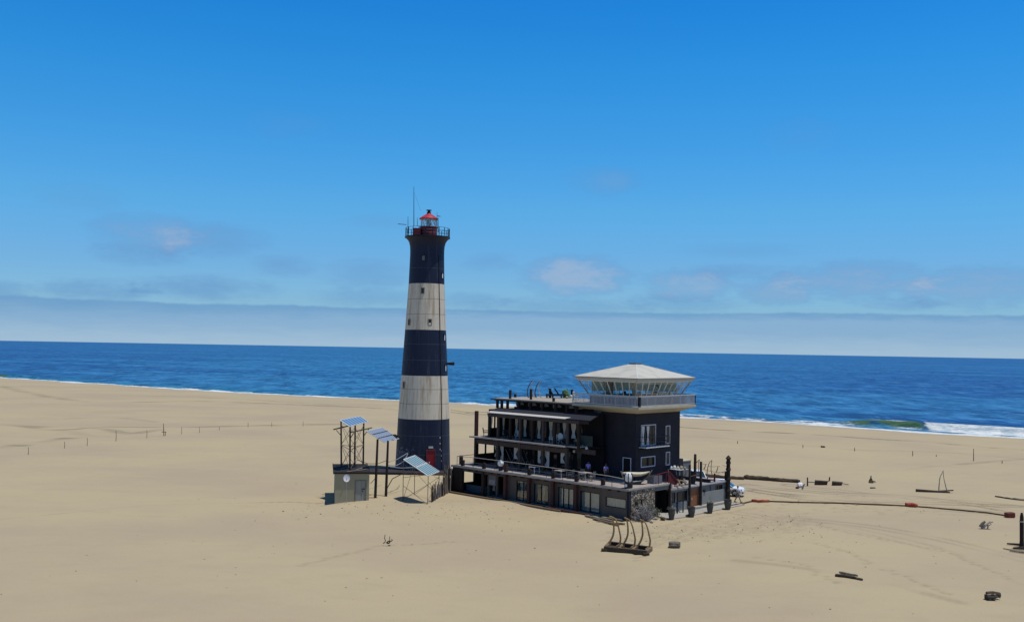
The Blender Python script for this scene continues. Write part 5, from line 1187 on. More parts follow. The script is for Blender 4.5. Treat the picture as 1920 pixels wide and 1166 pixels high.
#PART4#
# ------------------------------------------------------------------ shed, solar frames, palisade
SA = Vector((-17.80, 101.7, 0)); SB_ = Vector((-14.40, 102.35, 0)); su = (SB_ - SA).normalized(); sv = Vector((-su.y, su.x, 0))
fs_ = lambda a, b2, z: SA + su * a + sv * b2 + Vector((0, 0, z)); SL = (SB_ - SA).length
sh = thing('generator_shed', fs_(SL / 2, 3, 0), 'faded khaki flat roofed shed with grey double doors beside the lighthouse', 'shed')
ZS = -.5
q = MB(); q.box(fs_, 0, 2.05, 0, .2, ZS, 3.0).box(fs_, SL - .35, SL, 0, .2, ZS, 3.0).box(fs_, 2.05, SL - .35, 0, .2, 2.25, 3.0).box(fs_, 0, .2, .2, 7.2, ZS, 3.0).box(fs_, SL - .2, SL, .2, 7.2, ZS, 3.0).box(fs_, .2, SL - .2, 7.0, 7.2, ZS, 3.0)
q.build('wall', shed_wall, sh)
for a, b2, nm in ((2.07, 2.67, 'door'), (2.69, SL - .37, 'door')):
    d_ = MB().box(fs_, a, b2, .05, .1, .1, 2.23).build(nm, door_grey, sh)
    if a > 2.5: MB().box(fs_, a + .02, a + .35, -.0, .05, 1.35, 1.42).box(fs_, a + .05, a + .17, .0, .05, 1.12, 1.22).build('bolt', black_iron, d_)
MB().box(fs_, 1.99, 2.07, -.03, .06, .0, 2.31).box(fs_, SL - .37, SL - .30, -.03, .06, 0, 2.31).box(fs_, 2.07, SL - .37, -.03, .06, 2.23, 2.31).build('door_frame', wood_grey, sh)
MB().box(fs_, -.18, SL + .12, -.12, 7.5, 3.0, 3.10).build('roof', felt_black, sh)
MB().box(fs_, -.22, -.18, -.14, 7.5, 2.92, 3.2).box(fs_, -.18, SL + .14, -.16, -.12, 2.96, 3.14).build('roof_edge', wood_dark, sh)
for k, (a, b2) in enumerate([((640, 878), (668, 873)), ((650, 884), (690, 879)), ((668, 880), (696, 872))]): log('loose_pole', [G(*a, 3.2), G(*b2, 3.2)], .05, wood_grey, 'thin pale pole lying on the shed roof, ' + ['back', 'front', 'right'][k] + ' one', 'pole', 'poles lying on the shed roof', rough=.05)
# disc lamp on a pole before the shed
c = Q(650, 941, 100.7); c.z = gh(c.x, c.y); dk = thing('disc_antenna', c, 'small white dish on a thin pole in front of the khaki shed', 'dish')
top_ = Q(650, 896, c.y); MB().tube([c - Vector((0, 0, .3)), top_], .025, 6).build('pole', galv, dk)
q = MB(); nrm = Vector((.15, -.9, .35)).normalized(); xx = nrm.cross(Vector((0, 0, 1))).normalized(); yy = xx.cross(nrm)
for i, (r_, dz) in enumerate([(.0, .06), (.15, .05), (.28, .02), (.36, -.02), (.36, .0), (.28, .045), (.0, .085)]):
    for j in range(18): a = 2 * PI * j / 18; q.v.append(top_ + (xx * math.cos(a) * .92 + yy * math.sin(a) * 1.1) * r_ - nrm * dz)
for i in range(6):
    for j in range(18): a = i * 18 + j; b2 = i * 18 + (j + 1) % 18; q.f.append((a, b2, b2 + 18, a + 18))
q.build('dish', mat('lilac white enamel', (.52, .51, .56), .5, var=.05), dk, smooth=True); MB().bar(top_ + Vector((0, 0, -.1)), top_ + nrm * .4, .03).build('feed_arm', galv, dk)
# solar panel helper
def panel_mat(name, nx, ny, c1, c2, gap):
    M = bpy.data.materials.new(name); M.use_nodes = True; n = NT(M.node_tree); bs = M.node_tree.nodes['Principled BSDF']
    at = n.node('ShaderNodeUVMap'); sp = n.node('ShaderNodeSeparateXYZ'); n.put(sp.inputs[0], at.outputs[0])
    fx = n.math('FRACT', n.math('MULTIPLY', sp.outputs[0], nx)); fy = n.math('FRACT', n.math('MULTIPLY', sp.outputs[1], ny))
    lx = n.math('GREATER_THAN', fx, gap); ly = n.math('GREATER_THAN', fy, .05)
    c_ = n.mix(n.math('MULTIPLY', lx, ly), c2, c1); n.put(bs.inputs['Base Color'], c_); bs.inputs['Roughness'].default_value = .35
    bs.inputs['Specular IOR Level'].default_value = .4; return M
pan_a = panel_mat('blue cell panel', 7, 1, (.045, .14, .28), (.34, .42, .52), .34)
pan_b = panel_mat('pale cell panel', 9, 3, (.15, .20, .28), (.42, .46, .54), .22)
pan_c = panel_mat('teal cell panel', 6, 2, (.03, .13, .17), (.42, .50, .52), .40)
def panel(par, c4, m_, name='panel', th=.05, frame=white_paint):
    a, b2, c_, d = [Vector(p) for p in c4]; nn = (b2 - a).cross(d - a).normalized()
    if nn.z < 0: nn = -nn
    q = MB(); P_ = [a, b2, c_, d]; q.add([p + nn * th / 2 for p in P_] + [p - nn * th / 2 for p in P_], [(0, 1, 2, 3), (7, 6, 5, 4)] + [(i, 4 + i, 4 + (i + 1) % 4, (i + 1) % 4) for i in range(4)])
    o = q.build(name, m_, par); uv = o.data.uv_layers.new(name='UVMap'); uvs = [(0, 0), (1, 0), (1, 1), (0, 1)]
    for poly in o.data.polygons:
        for li in poly.loop_indices:
            vi = o.data.loops[li].vertex_index; uv.data[li].uv = uvs[vi % 4]
    q = MB()
    for i in range(4): q.bar(P_[i], P_[(i + 1) % 4], .06, .07)
    q.build('panel_frame', frame, o); return o
# 1 tall four legged tower, standing on the shed roof
st = thing('solar_tower', G(660, 877, 3.1), 'tall rusty four legged tower on the shed roof carrying a tilted blue solar panel', 'solar panel tower')
legs = [(640, 873, 639.5, 790), (656, 881, 656.5, 800), (665, 872, 666, 797), (681, 870, 682, 793)]
lp = []
for (x0, y0, x1, y1) in legs:
    p = G(x0, y0, 3.08); t_ = Q(x1, y1, p.y); lp.append((p, t_)); MB().tube([p, t_], [.10, .085], 8).build('leg', steel_dark, st)
for i, j in ((0, 1), (1, 3), (3, 2), (2, 0)):
    for u, v_ in ((.0, .48), (.48, 0.0), (.48, .95), (.95, .48)): MB().tube([lp[i][0].lerp(lp[i][1], u), lp[j][0].lerp(lp[j][1], v_)], .022, 5).build('brace', steel_rust, st)
    MB().tube([lp[i][0].lerp(lp[i][1], .47), lp[j][0].lerp(lp[j][1], .47)], .03, 5).build('girt', steel_rust, st)
for (a, b2, Yd) in (((625, 805), (658, 797), 105.5), ((655, 811), (698, 801.5), 105.8)): MB().bar(Q(*a, Yd), Q(*b2, Yd + .4), .10, .12).build('platform_arm', steel_dark if Yd < 105.6 else wood_grey, st)
for (a, b2) in (((630.5, 806), (640, 817)), ((691.5, 804), (682, 817)), ((663, 812), (657, 821))): MB().bar(Q(*a, 105.5), Q(*b2, 105.6), .07).build('bracket', steel_dark, st)
panel(st, [Q(637, 787.5, 104.6), Q(654, 799, 102.8), Q(690, 790.5, 106.4), Q(675, 780.5, 108.6)][::1] if False else [Q(637, 787.5, 104.6), Q(675, 780.5, 108.2), Q(690, 790.5, 106.4), Q(655, 799, 103.0)], pan_a)
# 2 two legged
st = thing('solar_mast', GG(715, 930), 'rusty two legged mast carrying a tilted pale blue solar panel between shed and lighthouse', 'solar panel mast')
for (x0, y0, x1, y1) in ((703.5, 932, 708, 823), (723.5, 930, 727.5, 826)):
    p = GG(x0, y0); MB().tube([p - Vector((0, 0, .3)), Q(x1, y1, p.y - .0)], [.15, .11], 8).build('leg', steel_dark, st)
panel(st, [Q(687, 808, 105.0), Q(716, 801.5, 107.6), Q(748, 822, 107.2), Q(721, 829.5, 104.6)], pan_b)
for k in (.33, .66): a = Q(687, 808, 105.0).lerp(Q(721, 829.5, 104.6), k); b2 = Q(716, 801.5, 107.6).lerp(Q(748, 822, 107.2), k); MB().bar(a + Vector((0, 0, .05)), b2 + Vector((0, 0, .05)), .10, .04).build('rail', black_iron, st)
for a, b2, r in [((695, 906), (704, 896), .03), ((724, 918), (736, 897), .045), ((736, 897), (752, 889), .045), ((737, 815), (745, 821), .08)]: MB().tube([Q(*a, 106), Q(*b2, 106.3)], r, 6).build('strut', steel_dark, st)
MB().bar(Q(739, 815, 107.3), Q(752, 821, 107.3), .16, .2).build('junction_box', steel_dark, st)
for pts in [[(728, 866), (744, 861), (764, 849)], [(728, 872), (744, 872), (758, 864), (765, 850)], [(732, 875), (752, 877), (775, 876)], [(670, 862), (690, 869), (708, 869), (728, 862)]]:
    q = MB(); q.tube([Q(x, y, 107 + k * 3) for k, (x, y) in enumerate(pts)], .035, 5); q.build('cable', steel_dark if pts[0][0] == 670 else galv, st)
# 3 low thin legged
st = thing('solar_rack', GG(790, 937), 'low thin legged rack carrying a tilted teal solar panel in front of the lighthouse', 'solar panel rack')
c4 = [Q(756.5, 861, 103.6), Q(778, 853.5, 106.3), Q(823.5, 883.5, 104.2), Q(803, 892, 101.6)]
foot = [GG(755.5, 936), GG(777, 927), GG(823, 932), GG(801.5, 945)]
panel(st, c4, pan_c)
for t_, f_ in zip(c4, foot): MB().tube([f_ - Vector((0, 0, .3)), Vector((f_.x, f_.y, f_.z)).lerp(t_, 1.0)], .035, 6).build('leg', steel_rust, st)
for i, j, u, v_ in ((0, 3, 0, .7), (3, 0, 0, .35), (1, 2, 0.0, .8), (2, 1, 0, .6), (0, 1, 0, .8), (3, 2, .1, .8), (2, 3, .1, .8), (0, 2, .55, .93)): MB().tube([foot[i].lerp(c4[i], u), foot[j].lerp(c4[j], v_)], .022, 5).build('brace', steel_rust, st)
a = c4[1].lerp(c4[2], .5); b2 = c4[0].lerp(c4[3], .5); MB().bar(a + Vector((0, 0, .05)), b2 + Vector((0, 0, .05)), .12, .03).build('centre_rail', white_paint, st)
MB().bar(Q(758, 887.5, 103), Q(835, 889, 103.6), .04).build('low_rail', steel_rust, st)
# palisade between rack and lodge, each stake a part
pa = thing('palisade', GG(835, 930), 'ragged palisade of upright driftwood stakes between the low solar rack and the lodge', 'palisade')
rg = random.Random(9)
path = [(809, 941), (815, 937), (821, 934), (827, 931), (832, 929), (836, 926), (841, 923), (846, 923), (850, 921)]
hts = [(1.5, 1.8), (1.3, 1.9), (1.2, 1.8), (1.4, 2.1), (1.9, 2.6), (2.6, 3.6), (2.6, 3.4), (1.8, 2.9), (1.8, 2.2)]
for k in range(46):
    u = k / 45 * (len(path) - 1); i = int(min(u, len(path) - 2)); f_ = u - i; x = lerp(path[i][0], path[i + 1][0], f_); y = lerp(path[i][1], path[i + 1][1], f_)
    p = GG(x, y + rg.uniform(-1.5, 1.0)); h_ = rg.uniform(*hts[int(round(u))]); tip = p + Vector((rg.uniform(-.12, .12), rg.uniform(-.1, .1), h_)); r_ = rg.uniform(.05, .10)
    MB().tube([p - Vector((0, 0, .3)), p.lerp(tip, .5) + Vector((rg.uniform(-.05, .05), 0, 0)), tip], [r_, r_ * .95, r_ * .5], 6).build('stake', (wood_log, wood_grey, wood_dark, twig_m)[rg.choice((0, 1, 2, 2, 3, 0)) if u > 3.5 else rg.choice((1, 1, 3, 0))], pa, smooth=True)
MB().tube([Q(831, 880, 108), Q(838, 889, 108)], .06, 6).build('leaning_branch', wood_dark, pa); MB().tube([GG(841, 924), Q(838, 912, GG(841, 924).y)], .05, 6).build('leaning_branch', wood_grey, pa)

# ------------------------------------------------------------------ cars
def car(name, loc, rot, label):
    th = thing(name, loc, label, 'car'); f0 = offs(loc, rot)
    def loft(stns, mtl, nm, par=th, bev=0):
        q = MB()
        for (x, prof) in stns:
            for (y, z) in prof: q.v.append(f0(x, y, z))
        k = len(stns[0][1])
        for i in range(len(stns) - 1):
            for j in range(k): q.f.append((i * k + j, i * k + (j + 1) % k, (i + 1) * k + (j + 1) % k, (i + 1) * k + j))
        q.f.append(tuple(reversed(range(k)))); q.f.append(tuple((len(stns) - 1) * k + j for j in range(k)))
        o = q.build(nm, mtl, par, smooth=True, bevel=bev); return o
    def sec(w_, zb_, zs, zt_):  # lower body section: tucked sill, full shoulder, rounded deck
        return [(-w_ * .92, zb_), (-w_, zb_ + .18), (-w_ * 1.0, zs - .12), (-w_ * .93, zs), (-w_ * .6, zt_), (0, zt_ + .02), (w_ * .6, zt_), (w_ * .93, zs), (w_ * 1.0, zs - .12), (w_, zb_ + .18), (w_ * .92, zb_)]
    body = loft([(-2.28, sec(.80, .45, .85, .90)), (-2.15, sec(.88, .33, .95, 1.02)), (-1.2, sec(.92, .30, 1.02, 1.05)), (.3, sec(.93, .30, 1.02, 1.05)), (.95, sec(.92, .30, 1.02, 1.07)), (1.75, sec(.90, .32, .95, 1.02)), (2.12, sec(.86, .36, .85, .93)), (2.27, sec(.78, .45, .72, .78))], car_white, 'body')
    cab = [(-2.15, 1.0, .80, 1.02), (-1.85, .98, .80, 1.55), (-1.5, .98, .70, 1.66), (0, .98, .68, 1.70), (.30, 1.0, .68, 1.64), (1.05, 1.0, .82, 1.06)]
    q = MB()
    st_ = [(-2.12, .84, 1.02, .84, 1.04), (-1.90, .86, 1.02, .70, 1.58), (-1.4, .87, 1.02, .68, 1.68), (0.0, .88, 1.02, .67, 1.70), (.28, .88, 1.02, .66, 1.64), (1.10, .84, 1.02, .82, 1.05)]
    loft([(x, [(-a, z0), (-b2, z1), (-b2 * .7, z1 + .04), (b2 * .7, z1 + .04), (b2, z1), (a, z0)]) for (x, a, z0, b2, z1) in st_], mat('car glass', (.015, .04, .06), .08, spec=.7, var=.02), 'windows')
    loft([(x, [(-b2, z - .02), (-b2 * .9, z + .05), (b2 * .9, z + .05), (b2, z - .02)]) for (x, b2, z) in [(-1.95, .66, 1.56), (-1.4, .68, 1.69), (0, .67, 1.71), (.26, .64, 1.66)]], car_white, 'roof')
    for y in (-1, 1):
        q = MB()
        for (xa, za, xb, zb_, ya, yb) in ((.24, 1.66, 1.08, 1.05, .67, .85), (-.45, 1.02, -.45, 1.70, .89, .68), (-1.45, 1.02, -1.5, 1.66, .88, .69), (-1.92, 1.56, -2.12, 1.05, .70, .85)): q.bar(f0(xa, y * ya, za), f0(xb, y * yb, zb_), .07)
        q.build('pillar', car_white, th)
        MB().bar(f0(.72, y * .92, 1.10), f0(.72, y * 1.12, 1.16), .12, .16).build('wing_mirror', car_white, th, bevel=.02)
        hl = MB(); hl.bar(f0(2.12, y * .60, .80), f0(2.02, y * .86, .84), .16, .15); hl.build('headlight', mat('headlight lens', (.30, .36, .42), .15, spec=.7), th, bevel=.02)
        q = MB(); q.bar(f0(-2.2, y * .74, .95), f0(-2.2, y * .86, .95), .08, .26); q.build('tail_light', red_paint, th)
        MB().bar(f0(-.2, y * .94, .88), f0(-.38, y * .94, .88), .03).build('door_handle', rail_grey, th)
        for x in (-1.38, 1.38):
            q = MB(); n = 20
            for yy_, r_ in ((.70, .36), (.72, .385), (.92, .385), (.95, .36), (.95, .25)): q.v += [f0(x + math.cos(2 * PI * j / n) * r_, y * yy_, .385 + math.sin(2 * PI * j / n) * r_) for j in range(n)]
            for i in range(4):
                for j in range(n): q.f.append((i * n + j, i * n + (j + 1) % n, (i + 1) * n + (j + 1) % n, (i + 1) * n + j))
            q.f.append(tuple(range(n)))
            wh = q.build('wheel', tyre_m, th, smooth=True); q = MB()
            for j in range(5): a = 2 * PI * j / 5; q.bar(f0(x, y * .94, .385), f0(x + math.cos(a) * .25, y * .945, .385 + math.sin(a) * .25), .07, .03, upv=Vector((0, 0, 1)) if abs(math.cos(a)) > .3 else Vector((1, 0, 0)))
            q.build('rim', rim_m, wh)
            q = MB(); q.tube([f0(x + math.cos(a) * .46, y * .93, .385 + math.sin(a) * .46) for a in np.linspace(-.1, PI + .1, 12)], .05, 6); q.build('wheel_arch', plastic_b, th)
    MB().bar(f0(2.19, -.55, .78), f0(2.19, .55, .78), .10, .13).build('grille', plastic_b, th); MB().bar(f0(2.18, -.82, .50), f0(2.18, .82, .50), .16, .22).build('bumper', plastic_b, th, bevel=.03)
    return th
gc = GG(1383, 925)
car('parked_car', Vector((24.35, 112.3, gh(24.35, 112.3))), R(-22), 'white off road car parked behind the thick carved pole at the lodge corner')
car('parked_car', Vector((22.9, 120.6, gh(22.9, 120.6))), R(-92), 'white car seen far behind the lower roof, mostly hidden by the tallest pole')

# ------------------------------------------------------------------ people
def skin_mesh(name, verts, edges, radii, mtl, root=0, par=None, origin=None, sub=1):
    me = bpy.data.meshes.new(name); o0 = Vector(origin); me.from_pydata([tuple(Vector(v) - o0) for v in verts], edges, []); o = bpy.data.objects.new(name, me); COL.objects.link(o)
    md = o.modifiers.new('skin', 'SKIN'); md.use_smooth_shade = True
    if not me.skin_vertices: me.skin_vertices.new(name='')
    for i, r_ in enumerate(radii):
        me.skin_vertices[0].data[i].radius = (r_, r_) if not hasattr(r_, '__len__') else r_; me.skin_vertices[0].data[i].use_root = (i == root)
    sb = o.modifiers.new('sub', 'SUBSURF'); sb.levels = sub; sb.render_levels = sub; me.materials.append(mtl)
    if par is not None: o.parent = par
    else: o.location = o0
    WL[o.name] = o0; return o
def person(loc, rot, label, shirt, trouser, seated=False, walk=False, h_=1.72):
    loc = Vector(loc); c, s_ = math.cos(rot), math.sin(rot); k = h_ / 1.72
    f = lambda x, y, z: loc + Vector((x * c - y * s_, x * s_ + y * c, z)) * k      # faces -y
    hz = .52 if seated else .93
    sp = lambda x, y, z: f(x, y, z + (hz - .93))
    V_ = []; E_ = []; Rr = []
    def ad(p, r_, pr=None): V_.append(p); Rr.append(r_ if not hasattr(r_, '__len__') else r_); i = len(V_) - 1; (E_.append((pr, i)) if pr is not None else None); return i
    pel = ad(sp(0, 0, .93), (.15, .11)); w1 = ad(sp(0, 0, 1.10), (.14, .10), pel); ch = ad(sp(0, .0, 1.30), (.165, .115), w1); nb = ad(sp(0, .01, 1.44), (.07, .065), ch); nk = ad(sp(0, .0, 1.50), .052, nb)
    hd = ad(sp(0, -.015, 1.60), (.078, .092), nk); ht = ad(sp(0, -.01, 1.68), (.072, .085), hd)
    joints = {}
    for sd_ in (-1, 1):
        ps = sd_ * (1 if walk else .3)
        shd = ad(sp(sd_ * .17, .01, 1.41), .055, ch); elb = ad(sp(sd_ * .24, -.02 + .10 * ps * (-1), 1.14), .042, shd)
        wr_ = ad(sp(sd_ * (.24 if not seated else .14), -.08 - .12 * abs(ps) * (1 if ps < 0 else .3) - (.2 if seated else 0), .92 + (.12 if seated else 0)), .028, elb)
        pl = ad(V_[wr_] + Vector((0, 0, -.06)) * k + (V_[wr_] - V_[elb]).normalized() * .02, (.038, .022), wr_)
        base = V_[pl]; dr_ = (V_[wr_] - V_[elb]).normalized()
        rv = (f(1, 0, 0) - f(0, 0, 0)).normalized(); fv = (f(0, -1, 0) - f(0, 0, 0)).normalized()
        for q_, L_ in zip((-.028, -.010, .010, .028), (.075, .088, .084, .066)):
            a = ad(base + fv * q_ * 1.0 + dr_ * .035, .0095, pl); ad(base + fv * q_ * 1.1 + dr_ * (.035 + L_ * .55) , .0088, a); ad(base + fv * q_ + dr_ * (.035 + L_ * .9) - rv * sd_ * .02, .008, len(V_) - 1)
        a = ad(base + fv * .045 + dr_ * .0, .011, pl); ad(base + fv * .06 + dr_ * .04, .010, a)
        if seated:
            hp = ad(f(sd_ * .09, 0, .50), .085, pel); kn = ad(f(sd_ * .12, -.42, .50), .058, hp); an = ad(f(sd_ * .12, -.42, .09), .038, kn); toe = ad(f(sd_ * .13, -.58, .04), (.042, .03), an)
        else:
            st_ = .20 * sd_ if walk else .02 * sd_
            hp = ad(f(sd_ * .09, 0, .86), .088, pel); kn = ad(f(sd_ * .10, -st_ * .7 - .03, .48), .058, hp); an = ad(f(sd_ * .10, -st_ * 1.5, .09 if sd_ > 0 else (.12 if walk else .09)), .038, kn); toe = ad(f(sd_ * .11, -st_ * 1.5 - .15, .035), (.042, .03), an)
        joints[sd_] = (shd, elb, wr_, hp, kn, an, toe)
    body = skin_mesh('person', V_, E_, Rr, skin_m, 0, None, loc, 2); tag(body, label, 'person')
    # face
    q = MB(); hc = V_[hd]; fv = (f(0, -1, 0) - f(0, 0, 0)).normalized(); rv = (f(1, 0, 0) - f(0, 0, 0)).normalized(); u_ = Vector((0, 0, 1))
    q = MB(); q.tube([hc + fv * .085 + u_ * .03, hc + fv * .105 - u_ * .012, hc + fv * .085 - u_ * .02], [.010, .016, .010], 6); q.build('nose', skin_m, body, smooth=True)
    for sd_ in (-1, 1):
        q = MB(); q.lathe(hc + fv * .082 + rv * sd_ * .032 + u_ * .028, [(.004, -.008), (.010, -.004), (.012, 0), (.010, .004), (.004, .008)], 8); q.build('eye', plastic_b, body)
        q = MB(); q.tube([hc + rv * sd_ * .082 + u_ * .03, hc + rv * sd_ * .09 - u_ * .025], [.018, .012], 6); q.build('ear', skin_m, body)
    q = MB(); q.tube([hc + fv * .085 - u_ * .045 - rv * .022, hc + fv * .092 - u_ * .047, hc + fv * .085 - u_ * .045 + rv * .022], .006, 5); q.build('mouth', mat('lips', (.16, .05, .04), .6), body)
    q = MB(); hr = V_[ht]
    q.lathe(hr - fv * .012 + u_ * -.01, [(.092, -.045), (.100, 0), (.094, .045), (.060, .082), (.0, .10)], 14, 1, 1.1); q.build('hair', hair_m, body, smooth=True)
    # clothes follow the limbs
    SV = [V_[pel], V_[w1], V_[ch], V_[nb]]; SE = [(0, 1), (1, 2), (2, 3)]; SR = [(.165, .125), (.155, .115), (.18, .13), (.085, .08)]
    for sd_ in (-1, 1):
        a, b2 = joints[sd_][0], joints[sd_][1]; i = len(SV); SV += [V_[a], V_[a].lerp(V_[b2], .75)]; SE += [(2, i), (i, i + 1)]; SR += [.072, .062]
    skin_mesh('shirt', SV, SE, SR, shirt, 0, body, loc, 2)
    TV = [V_[pel]]; TE = []; TR_ = [(.168, .13)]
    for sd_ in (-1, 1):
        a, b2, c_ = joints[sd_][3:6]; i = len(TV); TV += [V_[a], V_[b2], V_[b2].lerp(V_[c_], .9)]; TE += [(0, i), (i, i + 1), (i + 1, i + 2)]; TR_ += [.10, .075, .062]
        q = MB(); an, toe = V_[joints[sd_][5]], V_[joints[sd_][6]]; q.tube([an + (an - toe).normalized() * .05 - u_ * .04, an - u_ * .03, toe, toe + (toe - an).normalized() * .06], [.035, .048, .045, .025], 8); q.build('shoe', plastic_b, body, smooth=True)
    skin_mesh('trousers', TV, TE, TR_, trouser, 0, body, loc, 2)
    return body
s1, _ = onT(1103, 875, 2.9); person(B(s1, 2.9, 3.0), R(-10), 'person in a violet shirt standing in the shaded bar corner of the terrace', shirt_p, trouser_n)
s2, _ = onT(1136, 882, 2.6); person(B(s2, 2.6, 3.0), R(25), 'person in a pale violet shirt standing on the terrace left of the hammock', shirt_p, trouser_n)
pw = GG(1383, 941); person(pw, R(60), 'person in pale clothes walking on the sand in front of the white car', shirt_w, trouser_g, walk=True)

# ------------------------------------------------------------------ things lying on the sand
# line of stakes across the left of the beach, each with its own height
k = 0
LS = [(53, 838, 852), (121, 827.5, 840.5), (163.5, 820.5, 835.5), (217.5, 807, 827), (275.3, 806, 821), (340.5, 800.5, 813.5), (374, 800, 811), (411, 799, 806), (465, 791.5, 801), (509.3, 791, 799.5), (568.2, 789, 799)]
posw = ['leftmost', 'second', 'third', 'fourth', 'fifth', 'sixth', 'seventh', 'eighth', 'ninth', 'tenth', 'rightmost']
for k, (x, y1, y0) in enumerate(LS):
    p = GG(x, y0); t_ = Q(x, y1, p.y); q = MB(); q.tube([p - Vector((0, 0, .3)), p.lerp(t_, .6) + Vector((.03, 0, 0)), t_], [.05, .04, .035], 6)
    tag(q.build('fence_stake', stake_m if k not in (3, 8) else wood_tan, smooth=True), 'thin stake in the line on the left beach, %s%s' % (posw[k], ' one' if k in (0, 10) else ' from the left'), 'stake', 'stakes across the left beach')
p = GG(307.5, 816.5); th = thing('beach_beacon', p, 'tallest thin stake with a low cross bar on the left beach', 'stake'); MB().tube([p - Vector((0, 0, .3)), Q(306.6, 794, p.y)], [.08, .05], 6).build('pole', steel_rust, th); MB().bar(Q(303, 809.5, p.y), Q(312, 809.5, p.y), .10).build('cross_bar', steel_rust, th); MB().tube([Q(310.5, 809, p.y), Q(309.8, 817, p.y)], .05, 6).build('prop', steel_rust, th)
RS_ = [(1383, 826, 831.5), (1505.5, 833, 839.5), (1602.5, 839, 845.5), (1711.3, 845, 854.5), (1825.5, 841, 864), (1879, 863, 868.5), (1755.5, 852, 856)]
posr = ['leftmost', 'second', 'third', 'fourth', 'tall fifth', 'rightmost', 'stubby one between fourth and fifth']
for k, (x, y1, y0) in enumerate(RS_):
    p = GG(x, y0); t_ = Q(x, y1, p.y); q = MB(); q.tube([p - Vector((0, 0, .3)), t_], [.075, .05], 6); tag(q.build('fence_stake', steel_rust, smooth=True), 'thin stake in the line on the right beach, ' + posr[k], 'stake', 'stakes across the right beach')
log('driftwood_log', [GG(1539, 838.5) + Vector((0, 0, .1)), GG(1547, 838.8) + Vector((0, 0, .1))], .18, wood_log, 'tiny dark log near the water beyond the line of stakes', 'log')
def sandlog(a, b2, r, m_, label, z=.6, name='driftwood_log', **kw): return log(name, [GG(*a) + Vector((0, 0, r * z)), GG(*b2) + Vector((0, 0, r * z))], r, m_, label, 'log', **kw)
# long timber wall of logs behind the lodge
sandlog((1366, 897.5), (1396, 899), .26, wood_log, 'dark log forming the near left end of the long log line behind the lodge', name='boundary_log', rough=.06); sandlog((1315, 893), (1368, 897.5), .26, wood_log, 'dark log partly hidden by the thick carved pole in the long log line', name='boundary_log', rough=.06)
sandlog((1395, 897.5), (1450, 901.5), .34, wood_log, 'thick dark log in the middle of the long log line behind the lodge', name='boundary_log', rough=.06); sandlog((1448, 901.5), (1500, 904.8), .28, wood_log, 'dark log at the right end of the long log line behind the lodge', name='boundary_log', rough=.06)
p = GG(1500, 913); rock(p, .36, plastic_w, 'white rounded buoy lying on the sand at the end of the log line', 'buoy', seed=4, sq=(1, 1, .9), name='buoy')
log('driftwood_branch', [GG(1492, 915.5) + Vector((0, 0, .1)), GG(1498, 916) + Vector((0, 0, .15))], .14, wood_log, 'dark stub lying left of the white buoy', 'driftwood'); log('driftwood_branch', [GG(1504, 917) + Vector((0, 0, .05)), GG(1508, 915) + Vector((0, 0, .5))], .09, wood_log, 'dark forked stick leaning right of the white buoy', 'driftwood')
for k, (x, y1, y0) in enumerate([(1514, 894.5, 910.5), (1554.6, 894, 901.5)]):
    p = GG(x, y0); q = MB(); q.tube([p - Vector((0, 0, .3)), Q(x + (.0 if k == 0 else 1.0), y1, p.y)], [.10, .08], 7); tag(q.build('post', wood_log, smooth=True), ['upright dark post on the sand right of the white buoy', 'short leaning post behind the two wrecked boat pieces'][k], 'post')
sandlog((1515, 903.8), (1536, 905), .07, wood_grey, 'thin pale pole lying between the post and the left wreck piece', name='thin_pole', rough=.05)
def wreck(c, L_, w_, h_, label, tail=False):
    th = thing('boat_wreck', c, label, 'wreck', 'pieces of wrecked boat on the sand'); q = MB(); n = 8
    vs = []
    for i in range(n + 1):
        u = i / n; ww = w_ * math.sin(PI * min(.95, .25 + u * .75)) ** .7; zb_ = .0 + .1 * u; zt_ = h_ * (1 - .15 * u)
        vs += [c + Vector((-L_ / 2 + L_ * u, -ww * .6, zb_ - .1)), c + Vector((-L_ / 2 + L_ * u + .1, -ww, zt_)), c + Vector((-L_ / 2 + L_ * u + .1, ww, zt_ * 1.1)), c + Vector((-L_ / 2 + L_ * u, ww * .6, zb_ - .1))]
    fs = []
    for i in range(n):
        for j in range(4): fs.append((i * 4 + j, i * 4 + (j + 1) % 4, (i + 1) * 4 + (j + 1) % 4, (i + 1) * 4 + j))
    fs += [(0, 1, 2, 3), (n * 4 + 3, n * 4 + 2, n * 4 + 1, n * 4)]; q.add(vs, fs); q.build('hull', wood_log, th)
    q = MB(); q.bar(c + Vector((-L_ / 2, -w_ * .9, h_ + .02)), c + Vector((L_ / 2 + (.8 if tail else .2), -w_ * .5, h_ * (.3 if tail else .95))), .12, .08); q.build('gunwale', wood_tan, th)
wreck(GG(1539, 908.5), 1.5, .35, .5, 'left dark broken boat piece lying on the sand'); wreck(GG(1569, 909.5), 1.2, .3, .45, 'right dark broken boat piece with a trailing plank on the sand', True)
# dark spiky stump
p = GG(1633, 905); th = thing('stump', p, 'small dark spiky stump alone on the far right sand', 'stump')
q = MB(); q.lathe(p - Vector((0, 0, .1)), [(.38, 0), (.30, .2), (.16, .45), (.07, .8), (.02, 1.0)], 9); [v.__iadd__(Vector((rg.uniform(-.07, .07), rg.uniform(-.07, .07), 0))) for v in q.v]; q.build('root', wood_log, th)
MB().tube([p + Vector((.2, 0, .2)), p + Vector((.6, 0, .15))], [.12, .06], 6).build('spur', wood_log, th)
sandlog((1632, 915.5), (1641, 915), .10, wood_log, 'small dark twig lying in front of the spiky stump', name='driftwood_branch')
sandlog((1866, 931), (1901, 936.5), .10, wood_log, 'long thin grey spar lying at the far right edge', name='driftwood_spar', rough=.05); sandlog((1898, 936), (1924, 939), .14, wood_grey, 'pale thick end piece of the spar at the far right edge', name='driftwood_spar', rough=.05)
